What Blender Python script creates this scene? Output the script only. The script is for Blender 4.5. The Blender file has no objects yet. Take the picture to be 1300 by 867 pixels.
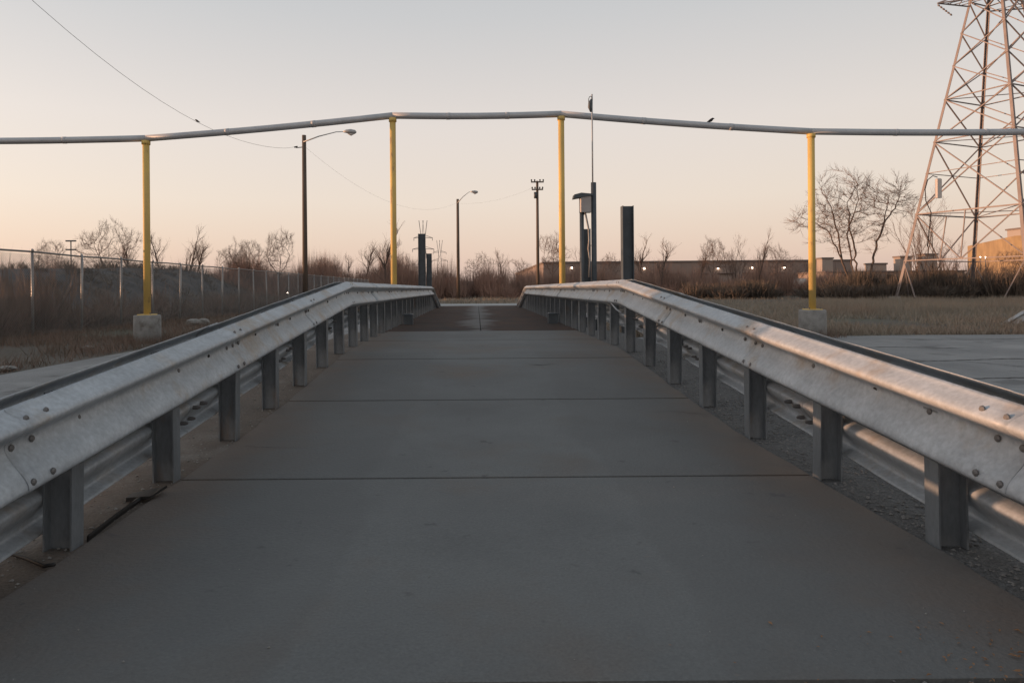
import bpy, math, random
from mathutils import Vector, Matrix, Quaternion, noise
from mathutils.kdtree import KDTree

R = math.radians
scene = bpy.context.scene
col = scene.collection

# ------------------------------------------------------------------ camera
EYE = 1.2
F = 900.0            # focal length in photo pixels (photo 1300 wide)
VX, VY = 605.0, 367.0
ROLL = R(0.45)
cam_data = bpy.data.cameras.new('camera')
cam = bpy.data.objects.new('camera', cam_data)
col.objects.link(cam)
cam_data.sensor_width = 36.0
cam_data.lens = F / 1300.0 * 36.0
cam_data.shift_x = (650.0 - VX) / 1300.0
cam_data.shift_y = -(433.5 - VY) / 1300.0
cam_data.clip_start = 0.05
cam_data.clip_end = 6000
cam.matrix_world = (Matrix.Translation((0, 0, EYE)) @ Matrix.Rotation(R(90), 4, 'X')
                    @ Matrix.Rotation(-ROLL, 4, 'Z'))
scene.camera = cam

# ------------------------------------------------------------------ sky and sun
SUN_EL = R(1.75)
SUN_AHEAD = R(3.0)          # the sun stands to the left, a little ahead of the camera
sun_dir = Vector((-math.cos(SUN_EL) * math.cos(SUN_AHEAD),
                  math.cos(SUN_EL) * math.sin(SUN_AHEAD), math.sin(SUN_EL)))
world = bpy.data.worlds.new('World')
scene.world = world
world.use_nodes = True
wn, wl = world.node_tree.nodes, world.node_tree.links
wn.clear()
w_out = wn.new('ShaderNodeOutputWorld')
sky = wn.new('ShaderNodeTexSky')
sky.sky_type = 'NISHITA'
sky.sun_disc = False
sky.sun_elevation = SUN_EL
sky.sun_rotation = math.atan2(sun_dir.x, sun_dir.y)
sky.air_density = 1.0
sky.dust_density = 2.0
sky.ozone_density = 1.0
bg_sky = wn.new('ShaderNodeBackground')
bg_sky.inputs['Strength'].default_value = 0.09
wl.new(sky.outputs['Color'], bg_sky.inputs['Color'])
# thin evening haze of the whole sky dome, by elevation only
geo = wn.new('ShaderNodeTexCoord')
sep = wn.new('ShaderNodeSeparateXYZ')
wl.new(geo.outputs['Generated'], sep.inputs[0])
ramp = wn.new('ShaderNodeValToRGB')
wl.new(sep.outputs['Z'], ramp.inputs['Fac'])
stops = [(0.0, (0.72, 0.53, 0.46)), (0.045, (0.80, 0.62, 0.535)), (0.12, (0.83, 0.705, 0.63)),
         (0.22, (0.79, 0.705, 0.665)), (0.36, (0.61, 0.60, 0.605)), (0.62, (0.42, 0.45, 0.48)),
         (1.0, (0.32, 0.36, 0.41))]
els = ramp.color_ramp.elements
while len(els) < len(stops):
    els.new(0.5)
for e, (p, c) in zip(els, stops):
    e.position = p
    e.color = (*c, 1)
bg_haze = wn.new('ShaderNodeBackground')
# the haze glows a little towards the sunset on the left and dims away from it
x3 = wn.new('ShaderNodeMath'); x3.operation = 'POWER'
xa = wn.new('ShaderNodeMath'); xa.operation = 'ABSOLUTE'
xs = wn.new('ShaderNodeMath'); xs.operation = 'SIGN'
wl.new(sep.outputs['X'], xa.inputs[0])
wl.new(xa.outputs[0], x3.inputs[0])
x3.inputs[1].default_value = 3.0
wl.new(sep.outputs['X'], xs.inputs[0])
xm = wn.new('ShaderNodeMath'); xm.operation = 'MULTIPLY'
wl.new(x3.outputs[0], xm.inputs[0])
wl.new(xs.outputs[0], xm.inputs[1])
xf = wn.new('ShaderNodeMath'); xf.operation = 'MULTIPLY_ADD'
wl.new(xm.outputs[0], xf.inputs[0])
xf.inputs[1].default_value = -0.27
xf.inputs[2].default_value = 0.905
wl.new(xf.outputs[0], bg_haze.inputs['Strength'])
wl.new(ramp.outputs['Color'], bg_haze.inputs['Color'])
w_add = wn.new('ShaderNodeAddShader')
wl.new(bg_sky.outputs[0], w_add.inputs[0])
wl.new(bg_haze.outputs[0], w_add.inputs[1])
wl.new(w_add.outputs[0], w_out.inputs['Surface'])

sun_data = bpy.data.lights.new('sun', 'SUN')
sun_data.energy = 5.0
sun_data.angle = R(0.5)
sun_data.color = (1.0, 0.54, 0.30)
sun = bpy.data.objects.new('sun', sun_data)
sun.rotation_euler = sun_dir.to_track_quat('Z', 'Y').to_euler()
sun.location = (-20, 0, 10)
col.objects.link(sun)

scene.view_settings.view_transform = 'Standard'
scene.view_settings.look = 'None'
scene.view_settings.exposure = 0.0
scene.view_settings.gamma = 1.0
scene.view_settings.use_curve_mapping = False
scene.cycles.max_bounces = 6
scene.cycles.use_denoising = True

# ------------------------------------------------------------------ helpers
def at(u, v, Z):
    """The world point that stands Z metres ahead behind photo pixel (u, v)."""
    a, b = u - VX, v - VY
    c, s = math.cos(ROLL), math.sin(ROLL)
    return Vector(((a * c - b * s) * Z / F, Z, EYE - (a * s + b * c) * Z / F))


class MB:
    def __init__(self):
        self.v, self.f = [], []

    def quad(self, a, b, c, d):
        n = len(self.v)
        self.v += [tuple(a), tuple(b), tuple(c), tuple(d)]
        self.f.append((n, n + 1, n + 2, n + 3))

    def tri(self, a, b, c):
        n = len(self.v)
        self.v += [tuple(a), tuple(b), tuple(c)]
        self.f.append((n, n + 1, n + 2))

    def box(self, x0, x1, y0, y1, z0, z1):
        n = len(self.v)
        self.v += [(x0, y0, z0), (x1, y0, z0), (x1, y1, z0), (x0, y1, z0),
                   (x0, y0, z1), (x1, y0, z1), (x1, y1, z1), (x0, y1, z1)]
        for q in ((0, 3, 2, 1), (4, 5, 6, 7), (0, 1, 5, 4), (1, 2, 6, 5), (2, 3, 7, 6), (3, 0, 4, 7)):
            self.f.append(tuple(n + i for i in q))
        return self

    def cbox(self, x0, x1, y0, y1, z0, z1, b=0.02):
        """box with chamfered vertical and top edges"""
        n = len(self.v)
        prof = [(x0 + b, y0), (x1 - b, y0), (x1, y0 + b), (x1, y1 - b),
                (x1 - b, y1), (x0 + b, y1), (x0, y1 - b), (x0, y0 + b)]
        cx, cy = (x0 + x1) / 2, (y0 + y1) / 2
        for z in (z0, z1 - b):
            self.v += [(x, y, z) for x, y in prof]
        sx, sy = 1 - 2 * b / (x1 - x0), 1 - 2 * b / (y1 - y0)
        self.v += [(cx + (x - cx) * sx, cy + (y - cy) * sy, z1) for x, y in prof]
        for k in (0, 8):
            for i in range(8):
                j = (i + 1) % 8
                self.f.append((n + k + i, n + k + j, n + k + 8 + j, n + k + 8 + i))
        self.f.append(tuple(n + 16 + i for i in range(8)))
        self.f.append(tuple(n + 7 - i for i in range(8)))
        return self

    def tube(self, pts, rad, sides=8, caps=True):
        pts = [Vector(p) for p in pts]
        if not isinstance(rad, (list, tuple)):
            rad = [rad] * len(pts)
        n0 = len(self.v)
        up = None
        for i, p in enumerate(pts):
            d = (pts[min(i + 1, len(pts) - 1)] - pts[max(i - 1, 0)]).normalized()
            if up is None:
                up = Vector((0, 0, 1)) if abs(d.z) < 0.9 else Vector((1, 0, 0))
            a = d.cross(up)
            if a.length < 1e-4:
                a = d.cross(Vector((0.3, 1, 0.2)))
            a.normalize()
            b = a.cross(d)
            up = b
            for k in range(sides):
                t = 2 * math.pi * k / sides
                self.v.append(tuple(p + (a * math.cos(t) + b * math.sin(t)) * rad[i]))
        for i in range(len(pts) - 1):
            for k in range(sides):
                k2 = (k + 1) % sides
                self.f.append((n0 + i * sides + k, n0 + i * sides + k2,
                               n0 + (i + 1) * sides + k2, n0 + (i + 1) * sides + k))
        if caps:
            self.f.append(tuple(n0 + k for k in reversed(range(sides))))
            m = n0 + (len(pts) - 1) * sides
            self.f.append(tuple(m + k for k in range(sides)))
        return self

    def bar(self, p, q, w, h=None):
        """rectangular bar from p to q"""
        h = h or w
        p, q = Vector(p), Vector(q)
        d = (q - p).normalized()
        up = Vector((0, 0, 1)) if abs(d.z) < 0.95 else Vector((0, 1, 0))
        a = d.cross(up).normalized() * (w / 2)
        b = a.cross(d).normalized() * (h / 2)
        n = len(self.v)
        for e in (p, q):
            for s, t in ((-1, -1), (1, -1), (1, 1), (-1, 1)):
                self.v.append(tuple(e + a * s + b * t))
        for qd in ((3, 2, 1, 0), (4, 5, 6, 7), (0, 1, 5, 4), (1, 2, 6, 5), (2, 3, 7, 6), (3, 0, 4, 7)):
            self.f.append(tuple(n + i for i in qd))
        return self

    def mesh(self, name, smooth=False):
        me = bpy.data.meshes.new(name)
        me.from_pydata(self.v, [], self.f)
        if smooth:
            me.polygons.foreach_set('use_smooth', [True] * len(me.polygons))
        me.update()
        return me

    def build(self, name, mat, parent=None, smooth=False):
        return link(name, self.mesh(name, smooth), mat, parent)


def link(name, me, mat, parent=None, loc=None):
    o = bpy.data.objects.new(name, me)
    col.objects.link(o)
    if mat is not None and not me.materials:
        me.materials.append(mat)
    if parent is not None:
        attach(o, parent)
    if loc is not None:
        o.location = loc
    return o


def world_mat(o):
    m = o.matrix_basis.copy()
    p = o.parent
    if p is None:
        return m
    return world_mat(p) @ o.matrix_parent_inverse @ m


def attach(o, parent):
    """parent with the child's own coordinates kept as world coordinates"""
    o.parent = parent
    o.matrix_parent_inverse = world_mat(parent).inverted()


def tag(o, label=None, cat=None, group=None, kind=None):
    if label:
        o['label'] = label
    if cat:
        o['category'] = cat
    if group:
        o['group'] = group
    if kind:
        o['kind'] = kind
    return o


def thing(name, loc, label, cat, group=None):
    o = bpy.data.objects.new(name, None)
    o.empty_display_size = 0.2
    o.location = loc
    col.objects.link(o)
    return tag(o, label, cat, group)


def copy_tree(o, parent=None):
    c = o.copy()
    col.objects.link(c)
    c.parent = parent
    for ch in [x for x in bpy.data.objects if x.parent == o]:
        copy_tree(ch, c)
    return c


# ------------------------------------------------------------------ materials
def material(name, base, rough=0.8, metal=0.0, var=None, scale=3.0, spots=None, spot_scale=1.0,
             spot_lo=0.5, spot_hi=0.65, bump=0.0, bump_scale=40.0, fine=0.0, stretch=None, spec=0.5):
    m = bpy.data.materials.new(name)
    m.use_nodes = True
    n, l = m.node_tree.nodes, m.node_tree.links
    bsdf = n['Principled BSDF']
    bsdf.inputs['Roughness'].default_value = rough
    bsdf.inputs['Metallic'].default_value = metal
    bsdf.inputs['Specular IOR Level'].default_value = spec
    pos = n.new('ShaderNodeNewGeometry').outputs['Position']
    if stretch:
        mp = n.new('ShaderNodeMapping')
        mp.inputs['Scale'].default_value = stretch
        l.new(pos, mp.inputs['Vector'])
        pos = mp.outputs['Vector']
    out = None
    def rgb(c):
        x = n.new('ShaderNodeRGB')
        x.outputs[0].default_value = (*c, 1)
        return x.outputs[0]
    def mix(fac, a, b, mode='MIX'):
        x = n.new('ShaderNodeMix')
        x.data_type = 'RGBA'
        x.blend_type = mode
        if isinstance(fac, float):
            x.inputs['Factor'].default_value = fac
        else:
            l.new(fac, x.inputs['Factor'])
        l.new(a, x.inputs['A'])
        l.new(b, x.inputs['B'])
        return x.outputs['Result']
    def nz(sc, detail=5.0, lo=0.3, hi=0.7):
        x = n.new('ShaderNodeTexNoise')
        x.inputs['Scale'].default_value = sc
        x.inputs['Detail'].default_value = detail
        x.inputs['Roughness'].default_value = 0.62
        l.new(pos, x.inputs['Vector'])
        r = n.new('ShaderNodeMapRange')
        r.inputs['From Min'].default_value = lo
        r.inputs['From Max'].default_value = hi
        l.new(x.outputs['Fac'], r.inputs['Value'])
        return r.outputs['Result']
    out = rgb(base)
    if var:
        out = mix(nz(scale), out, rgb(var))
    if spots:
        out = mix(nz(spot_scale, 6.0, spot_lo, spot_hi), out, rgb(spots))
    if fine:
        g = nz(bump_scale * 1.7, 2.0, 0.25, 0.75)
        cr = n.new('ShaderNodeMapRange')
        cr.inputs['To Min'].default_value = 1.0 - fine
        cr.inputs['To Max'].default_value = 1.0 + fine
        l.new(g, cr.inputs['Value'])
        cb = n.new('ShaderNodeCombineColor')
        for k in range(3):
            l.new(cr.outputs['Result'], cb.inputs[k])
        out = mix(1.0, out, cb.outputs['Color'], 'MULTIPLY')
    l.new(out, bsdf.inputs['Base Color'])
    if bump:
        x = n.new('ShaderNodeTexNoise')
        x.inputs['Scale'].default_value = bump_scale
        x.inputs['Detail'].default_value = 4.0
        l.new(pos, x.inputs['Vector'])
        b = n.new('ShaderNodeBump')
        b.inputs['Strength'].default_value = bump
        b.inputs['Distance'].default_value = 0.02
        l.new(x.outputs['Fac'], b.inputs['Height'])
        l.new(b.outputs['Normal'], bsdf.inputs['Normal'])
    return m


def emitter(name, colr, strength):
    m = bpy.data.materials.new(name)
    m.use_nodes = True
    n, l = m.node_tree.nodes, m.node_tree.links
    b = n['Principled BSDF']
    b.inputs['Base Color'].default_value = (*colr, 1)
    b.inputs['Emission Color'].default_value = (*colr, 1)
    b.inputs['Emission Strength'].default_value = strength
    return m


M = dict(
    concrete=material('worn_concrete', (0.155, 0.16, 0.158), 0.85, var=(0.115, 0.118, 0.118), scale=0.9,
                      spots=(0.135, 0.112, 0.095), spot_scale=0.7, spot_lo=0.52, spot_hi=0.75,
                      bump=0.25, bump_scale=60, fine=0.14, spec=0.5),
    block=material('cast_concrete', (0.31, 0.305, 0.295), 0.85, var=(0.19, 0.185, 0.178), scale=5,
                   spots=(0.13, 0.115, 0.10), spot_scale=3.0, spot_lo=0.56, spot_hi=0.7,
                   bump=0.3, bump_scale=50, fine=0.1),
    apron=material('pale_concrete', (0.34, 0.35, 0.35), 0.8, var=(0.26, 0.27, 0.27), scale=2, fine=0.1),
    subbase=material('joint_filler', (0.03, 0.03, 0.03), 0.95),
    deck=material('rusty_deck_steel', (0.045, 0.042, 0.042), 0.9, 0.0, var=(0.085, 0.052, 0.040), scale=1.1,
                  spots=(0.11, 0.06, 0.042), spot_scale=2.3, spot_lo=0.55, spot_hi=0.75, fine=0.2, bump=0.1, spec=0.12),
    galv=material('galvanised_steel', (0.435, 0.47, 0.505), 0.55, 0.15, var=(0.335, 0.362, 0.39), scale=5,
                  spots=(0.33, 0.29, 0.25), spot_scale=2.4, spot_lo=0.54, spot_hi=0.68, fine=0.16, bump=0.10, bump_scale=26),
    galv_post=material('galvanised_post', (0.23, 0.25, 0.27), 0.5, 0.35, var=(0.16, 0.175, 0.19), scale=7,
                       spots=(0.22, 0.17, 0.14), spot_scale=5.0, spot_lo=0.6, spot_hi=0.75, fine=0.12, stretch=(1, 1, 0.35)),
    bolt=material('bolt_steel', (0.16, 0.155, 0.155), 0.55, 0.3),
    hole=material('bolt_hole_shade', (0.012, 0.012, 0.012), 0.9),
    pipe=material('pipe_steel', (0.52, 0.53, 0.55), 0.5, 0.25, var=(0.42, 0.43, 0.45), scale=2, fine=0.08),
    yellow=material('yellow_paint', (0.72, 0.50, 0.14), 0.65, var=(0.54, 0.38, 0.14), scale=3,
                    spots=(0.33, 0.21, 0.10), spot_scale=6, spot_lo=0.62, spot_hi=0.72, stretch=(1, 1, 0.4)),
    dark_steel=material('blue_grey_painted_steel', (0.085, 0.10, 0.115), 0.55, 0.2, var=(0.06, 0.07, 0.08), scale=5,
                        spots=(0.10, 0.065, 0.045), spot_scale=9, spot_lo=0.64, spot_hi=0.74),
    wood=material('weathered_pole_wood', (0.15, 0.11, 0.085), 0.9, var=(0.09, 0.07, 0.055), scale=9,
                  stretch=(1, 1, 0.06), bump=0.2),
    lamp_metal=material('lamp_aluminium', (0.42, 0.42, 0.42), 0.5, 0.3),
    fence=material('fence_steel', (0.42, 0.42, 0.42), 0.45, 0.5, var=(0.30, 0.28, 0.27), scale=8),
    wire=material('fence_wire', (0.22, 0.21, 0.20), 0.6, 0.4),
    cable=material('black_cable', (0.015, 0.014, 0.014), 0.6),
    soil=material('dry_soil', (0.105, 0.085, 0.068), 0.95, var=(0.07, 0.062, 0.048), scale=0.35,
                  spots=(0.085, 0.088, 0.06), spot_scale=0.12, fine=0.25, bump=0.4, bump_scale=9),
    asphalt=material('worn_yard_asphalt', (0.265, 0.265, 0.265), 0.9, var=(0.175, 0.178, 0.18), scale=0.8,
                     spots=(0.25, 0.25, 0.247), spot_scale=0.9, spot_lo=0.5, spot_hi=0.8, fine=0.22,
                     bump=0.35, bump_scale=45, stretch=(1, 0.6, 1)),
    gravel=material('dark_gravel_bed', (0.14, 0.14, 0.14), 0.95, var=(0.08, 0.08, 0.08), scale=30, fine=0.5,
                    bump=0.9, bump_scale=70),
    stone=material('gravel_stone', (0.24, 0.235, 0.23), 0.9, var=(0.10, 0.098, 0.096), scale=31),
    dirt=material('brown_gritty_dirt', (0.135, 0.108, 0.088), 0.95, var=(0.095, 0.08, 0.068), scale=2.2,
                  spots=(0.18, 0.165, 0.15), spot_scale=1.4, spot_lo=0.52, spot_hi=0.66, fine=0.28, bump=0.5, bump_scale=50),
    mound=material('dark_stockpile', (0.10, 0.10, 0.105), 0.95, var=(0.04, 0.042, 0.045), scale=1.1,
                   spots=(0.13, 0.10, 0.08), spot_scale=0.45, fine=0.4, bump=1.0, bump_scale=4),
    rubble=material('pale_rubble', (0.30, 0.29, 0.27), 0.9, var=(0.19, 0.18, 0.17), scale=12),
    bark=material('bare_bark', (0.135, 0.10, 0.082), 0.95, var=(0.09, 0.068, 0.058), scale=6),
    twig=material('bare_twigs', (0.22, 0.15, 0.12), 0.95, var=(0.13, 0.09, 0.075), scale=0.6),
    brush=material('leafless_brush', (0.38, 0.225, 0.17), 0.95, var=(0.22, 0.14, 0.108), scale=0.3),  # dry stem colour, raised to offset self-shade and missing haze
    dark_brush=material('dark_brush', (0.15, 0.115, 0.092), 0.95, var=(0.075, 0.066, 0.056), scale=0.4),
    thicket=material('thin_thicket', (0.36, 0.235, 0.185), 0.95, var=(0.24, 0.16, 0.13), scale=0.4),  # dry stem tone, lightened as a stand-in for distance haze
    drygrass=material('dry_grass', (0.33, 0.28, 0.225), 0.95, var=(0.21, 0.195, 0.16), scale=0.5,
                      spots=(0.32, 0.235, 0.18), spot_scale=0.25),
    weeds=material('dry_weeds', (0.25, 0.165, 0.13), 0.95, var=(0.13, 0.11, 0.085), scale=0.8),
    leaf=material('dead_leaf', (0.22, 0.11, 0.05), 0.9, var=(0.30, 0.17, 0.09), scale=30),
    pylon=material('pylon_steel', (0.28, 0.235, 0.225), 0.65, 0.2, var=(0.20, 0.17, 0.162), scale=1.5),
    pylon_far=material('far_pylon_steel', (0.20, 0.19, 0.19), 0.7, 0.2),
    antenna=material('white_antenna', (0.62, 0.56, 0.52), 0.5),
    wall=material('warehouse_wall', (0.30, 0.235, 0.205), 0.85, var=(0.25, 0.195, 0.172), scale=0.15),
    wall2=material('golden_wall', (0.40, 0.28, 0.15), 0.85, var=(0.26, 0.18, 0.10), scale=0.5),
    roof=material('roof_edge', (0.17, 0.14, 0.13), 0.8),
    door=material('dock_door', (0.31, 0.26, 0.235), 0.7),
    glass=material('dark_glass', (0.03, 0.035, 0.04), 0.15),
    unit=material('rooftop_unit', (0.34, 0.29, 0.26), 0.7),
    white=material('white_paint', (0.6, 0.58, 0.56), 0.5),
    tyre=material('tyre_rubber', (0.025, 0.025, 0.025), 0.9),
    cabinet=material('grey_cabinet', (0.40, 0.37, 0.36), 0.5, 0.1, var=(0.33, 0.30, 0.29), scale=5),
    bird=material('bird_dark', (0.02, 0.019, 0.02), 0.8),
    lit=emitter('lamp_glow', (1.0, 0.80, 0.62), 14.0),
)

def lane_dirt(m, colr, x_mid, half, lo, hi, nscale, amount):
    """dust that lies along both edges of the lane (wear with its own ragged outline)"""
    n, l = m.node_tree.nodes, m.node_tree.links
    bsdf = n['Principled BSDF']
    src = bsdf.inputs['Base Color'].links[0].from_socket
    g = n.new('ShaderNodeNewGeometry')
    sp = n.new('ShaderNodeSeparateXYZ')
    l.new(g.outputs['Position'], sp.inputs[0])
    def mth(op, a, b=None):
        x = n.new('ShaderNodeMath')
        x.operation = op
        for k, v in enumerate((a, b)):
            if v is None:
                continue
            if isinstance(v, (int, float)):
                x.inputs[k].default_value = v
            else:
                l.new(v, x.inputs[k])
        return x.outputs[0]
    d = mth('DIVIDE', mth('ABSOLUTE', mth('SUBTRACT', sp.outputs['X'], x_mid)), half)
    t = n.new('ShaderNodeTexNoise')
    t.inputs['Scale'].default_value = nscale
    t.inputs['Detail'].default_value = 6
    t.inputs['Roughness'].default_value = 0.65
    l.new(g.outputs['Position'], t.inputs['Vector'])
    d = mth('ADD', d, mth('MULTIPLY', mth('SUBTRACT', t.outputs['Fac'], 0.5), 0.9))
    r = n.new('ShaderNodeMapRange')
    r.interpolation_type = 'SMOOTHSTEP'
    r.inputs['From Min'].default_value = lo
    r.inputs['From Max'].default_value = hi
    l.new(d, r.inputs['Value'])
    x = n.new('ShaderNodeMix')
    x.data_type = 'RGBA'
    l.new(mth('MULTIPLY', r.outputs['Result'], amount), x.inputs['Factor'])
    l.new(src, x.inputs['A'])
    x.inputs['B'].default_value = (*colr, 1)
    l.new(x.outputs['Result'], bsdf.inputs['Base Color'])

lane_dirt(M['concrete'], (0.165, 0.122, 0.095), 0.08, 1.65, 0.64, 1.14, 1.3, 0.9)
lane_dirt(M['concrete'], (0.085, 0.075, 0.068), 0.08, 1.65, 0.92, 1.25, 3.0, 0.6)
def specks(m, colr, nscale, thr, amount):
    """small dark stains with their own outlines"""
    n, l = m.node_tree.nodes, m.node_tree.links
    bsdf = n['Principled BSDF']
    src = bsdf.inputs['Base Color'].links[0].from_socket
    g = n.new('ShaderNodeNewGeometry')
    t = n.new('ShaderNodeTexNoise')
    t.inputs['Scale'].default_value = nscale
    t.inputs['Detail'].default_value = 3
    t.inputs['Roughness'].default_value = 0.55
    l.new(g.outputs['Position'], t.inputs['Vector'])
    r = n.new('ShaderNodeMapRange')
    r.inputs['From Min'].default_value = thr
    r.inputs['From Max'].default_value = thr + 0.06
    r.inputs['To Max'].default_value = amount
    l.new(t.outputs['Fac'], r.inputs['Value'])
    x = n.new('ShaderNodeMix')
    x.data_type = 'RGBA'
    l.new(r.outputs['Result'], x.inputs['Factor'])
    l.new(src, x.inputs['A'])
    x.inputs['B'].default_value = (*colr, 1)
    l.new(x.outputs['Result'], bsdf.inputs['Base Color'])

specks(M['concrete'], (0.07, 0.07, 0.07), 7.0, 0.69, 0.75)
specks(M['concrete'], (0.18, 0.165, 0.15), 28.0, 0.70, 0.8)
specks(M['concrete'], (0.10, 0.098, 0.095), 1.1, 0.58, 0.16)
specks(M['asphalt'], (0.09, 0.09, 0.09), 1.1, 0.60, 0.6)
specks(M['asphalt'], (0.33, 0.33, 0.325), 0.7, 0.60, 0.5)
specks(M['asphalt'], (0.06, 0.06, 0.06), 6.0, 0.68, 0.7)
lane_dirt(M['deck'], (0.17, 0.165, 0.162), 0.05, 1.65, 0.26, 0.0, 0.9, 0.9)
lane_dirt(M['concrete'], (0.105, 0.105, 0.104), 0.08, 0.62, 0.92, 1.0, 0.6, 0.28)

# ------------------------------------------------------------------ levels along the lane
PROFILE = [(-12, 0.02), (-4, 0.13), (1.0, 0.195), (2.7, 0.210), (3.65, 0.220), (4.6, 0.234), (5.5, 0.280), (6.45, 0.336),
           (7.4, 0.403), (8.3, 0.460), (9.0, 0.47), (31.0, 0.47), (36.0, 0.45), (44.0, 0.02), (60, 0.0)]


def lane_z(y):
    for (a, za), (b, zb) in zip(PROFILE, PROFILE[1:]):
        if y <= b:
            t = max(0.0, (y - a) / (b - a))
            return za + (zb - za) * t
    return 0.0


XL, XR = -1.56, 1.735            # edges of the concrete ramp
RXL, RXR = -1.574, 1.745         # road-side flange of the guardrail posts

# ------------------------------------------------------------------ setting
g = MB()
g.quad((-900, -300, -0.02), (900, -300, -0.02), (900, 1400, -0.02), (-900, 1400, -0.02))
tag(g.build('ground', M['soil']), kind='structure')

random.seed(3)
def ragged_sheet(xs, y0, y1, z, jit, n=60):
    """a sheet with x-limits xs and slightly ragged far and side edges"""
    b = MB()
    m = 50
    for i in range(m + 1):
        x = xs[0] + (xs[1] - xs[0]) * i / m
        for j in range(n + 1):
            y = y0 + (y1 - y0) * j / n
            dx = dy = 0
            if j == n:
                dy = (noise.noise(Vector((x * 0.6, 7, 0))) + 0.5 * noise.noise(Vector((x * 2.3, 3, 0)))) * jit
            if i == 0 or i == m:
                dx = (noise.noise(Vector((y * 0.6, 1, 9))) + 0.5 * noise.noise(Vector((y * 2.1, 5, 0)))) * jit
            b.v.append((x + dx, y + dy, z))
    for i in range(m):
        for j in range(n):
            a = i * (n + 1) + j
            b.f.append((a, a + n + 1, a + n + 2, a + 1))
    return b

yard = tag(ragged_sheet((2.4, 70.0), -40, 17.2, 0.0, 0.25).build('yard', M['asphalt']), kind='structure')
tag(ragged_sheet((-6.95, -2.2), -40, 60, 0.004, 0.25).build('lane', M['asphalt']), kind='structure')

# approach in front of the ramp
a = MB()
ys = [-12 + i * 0.462 for i in range(31)]
ys = [y for y in ys if y < 1.75] + [1.77]
for y in ys:
    z = lane_z(y) - 0.012
    for x, dz in ((-3.4, -0.16 * min(1, max(0, (y + 12) / 8)) ), (-1.7, 0), (1.8, 0), (3.4, -0.16 * min(1, max(0, (y + 12) / 8)))):
        a.v.append((x, y, max(z + dz, 0.008)))
for j in range(len(ys) - 1):
    for i in range(3):
        k = j * 4 + i
        a.f.append((k, k + 1, k + 5, k + 4))
tag(a.build('approach', M['asphalt']), kind='structure')

# gravel shoulders beside ramp and deck
def shoulder(name, x_in, x_out, mat, seed):
    b = MB()
    n = 120
    m = 8
    for j in range(n + 1):
        y = 0.2 + 35.8 * (j / n) ** 1.5
        zt = lane_z(y) - 0.012 - (0.16 if y > 12.6 else 0.0)
        for i in range(m + 1):
            t = i / m
            x = x_in + (x_out - x_in) * t
            z = zt * (1 - max(0, (t - 0.35) / 0.65) ** 1.2) + 0.008 * noise.noise(Vector((x * 4, y * 4, seed)))
            if i == m:
                z = -0.03
            b.v.append((x, y, z))
    for j in range(n):
        for i in range(m):
            k = j * (m + 1) + i
            if x_out > x_in:
                b.f.append((k, k + 1, k + m + 2, k + m + 1))
            else:
                b.f.append((k + 1, k, k + m + 1, k + m + 2))
    return tag(b.build(name, mat, smooth=True), kind='structure')

shoulder('gravel_shoulder', 1.70, 3.6, M['gravel'], 1)
shoulder('dirt_shoulder', -1.50, -3.4, M['dirt'], 4)

# ramp: separate cast slabs with open joints
ramp_root = tag(bpy.data.objects.new('ramp', None), kind='structure')
col.objects.link(ramp_root)
joints = [1.80, 3.70, 5.80, 7.85, 10.1, 12.36]
for k in range(len(joints) - 1):
    y0, y1 = joints[k] + 0.009, joints[k + 1] - 0.012
    b = MB()
    nseg = 10
    dz = [0.0, 0.001, 0.003, 0.0045, 0.005][k]
    nx = 14
    for j in range(nseg + 1):
        y = y0 + (y1 - y0) * j / nseg
        ch = 0.004 if j in (0, nseg) else 0.0
        z = lane_z(y) + dz - ch
        jl = 0.018 * noise.noise(Vector((y * 2.2, 0, 3))) + 0.012 * noise.noise(Vector((y * 9, 0, 3)))
        jr = 0.022 * noise.noise(Vector((y * 2.0, 8, 3))) + 0.014 * noise.noise(Vector((y * 8, 8, 3)))
        row = [(XL + jl, z - 0.25), (XL + jl, z - 0.012), (XL + jl + 0.014, z)]
        for i in range(1, nx):
            row.append((XL + (XR - XL) * i / nx, z))
        row += [(XR + jr - 0.014, z), (XR + jr, z - 0.012), (XR + jr, z - 0.25)]
        b.v += [(x, y, zz) for x, zz in row]
    w = len(row)
    for j in range(nseg):
        for i in range(w - 1):
            q = j * w + i
            b.f.append((q, q + 1, q + w + 1, q + w))
    b.f.append(tuple(reversed(range(w))))
    b.f.append(tuple(nseg * w + i for i in range(w)))
    b.build('slab', M['concrete'], ramp_root)
b = MB()
for j in range(len(ys2 := [1.81 + i * 0.2635 for i in range(41)])):
    y = ys2[j]
    b.v += [(XL + 0.05, y, lane_z(y) - 0.03), (XR - 0.05, y, lane_z(y) - 0.03)]
for j in range(40):
    b.f.append((2 * j, 2 * j + 1, 2 * j + 3, 2 * j + 2))
b.build('joint_filler', M['subbase'], ramp_root)

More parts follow.
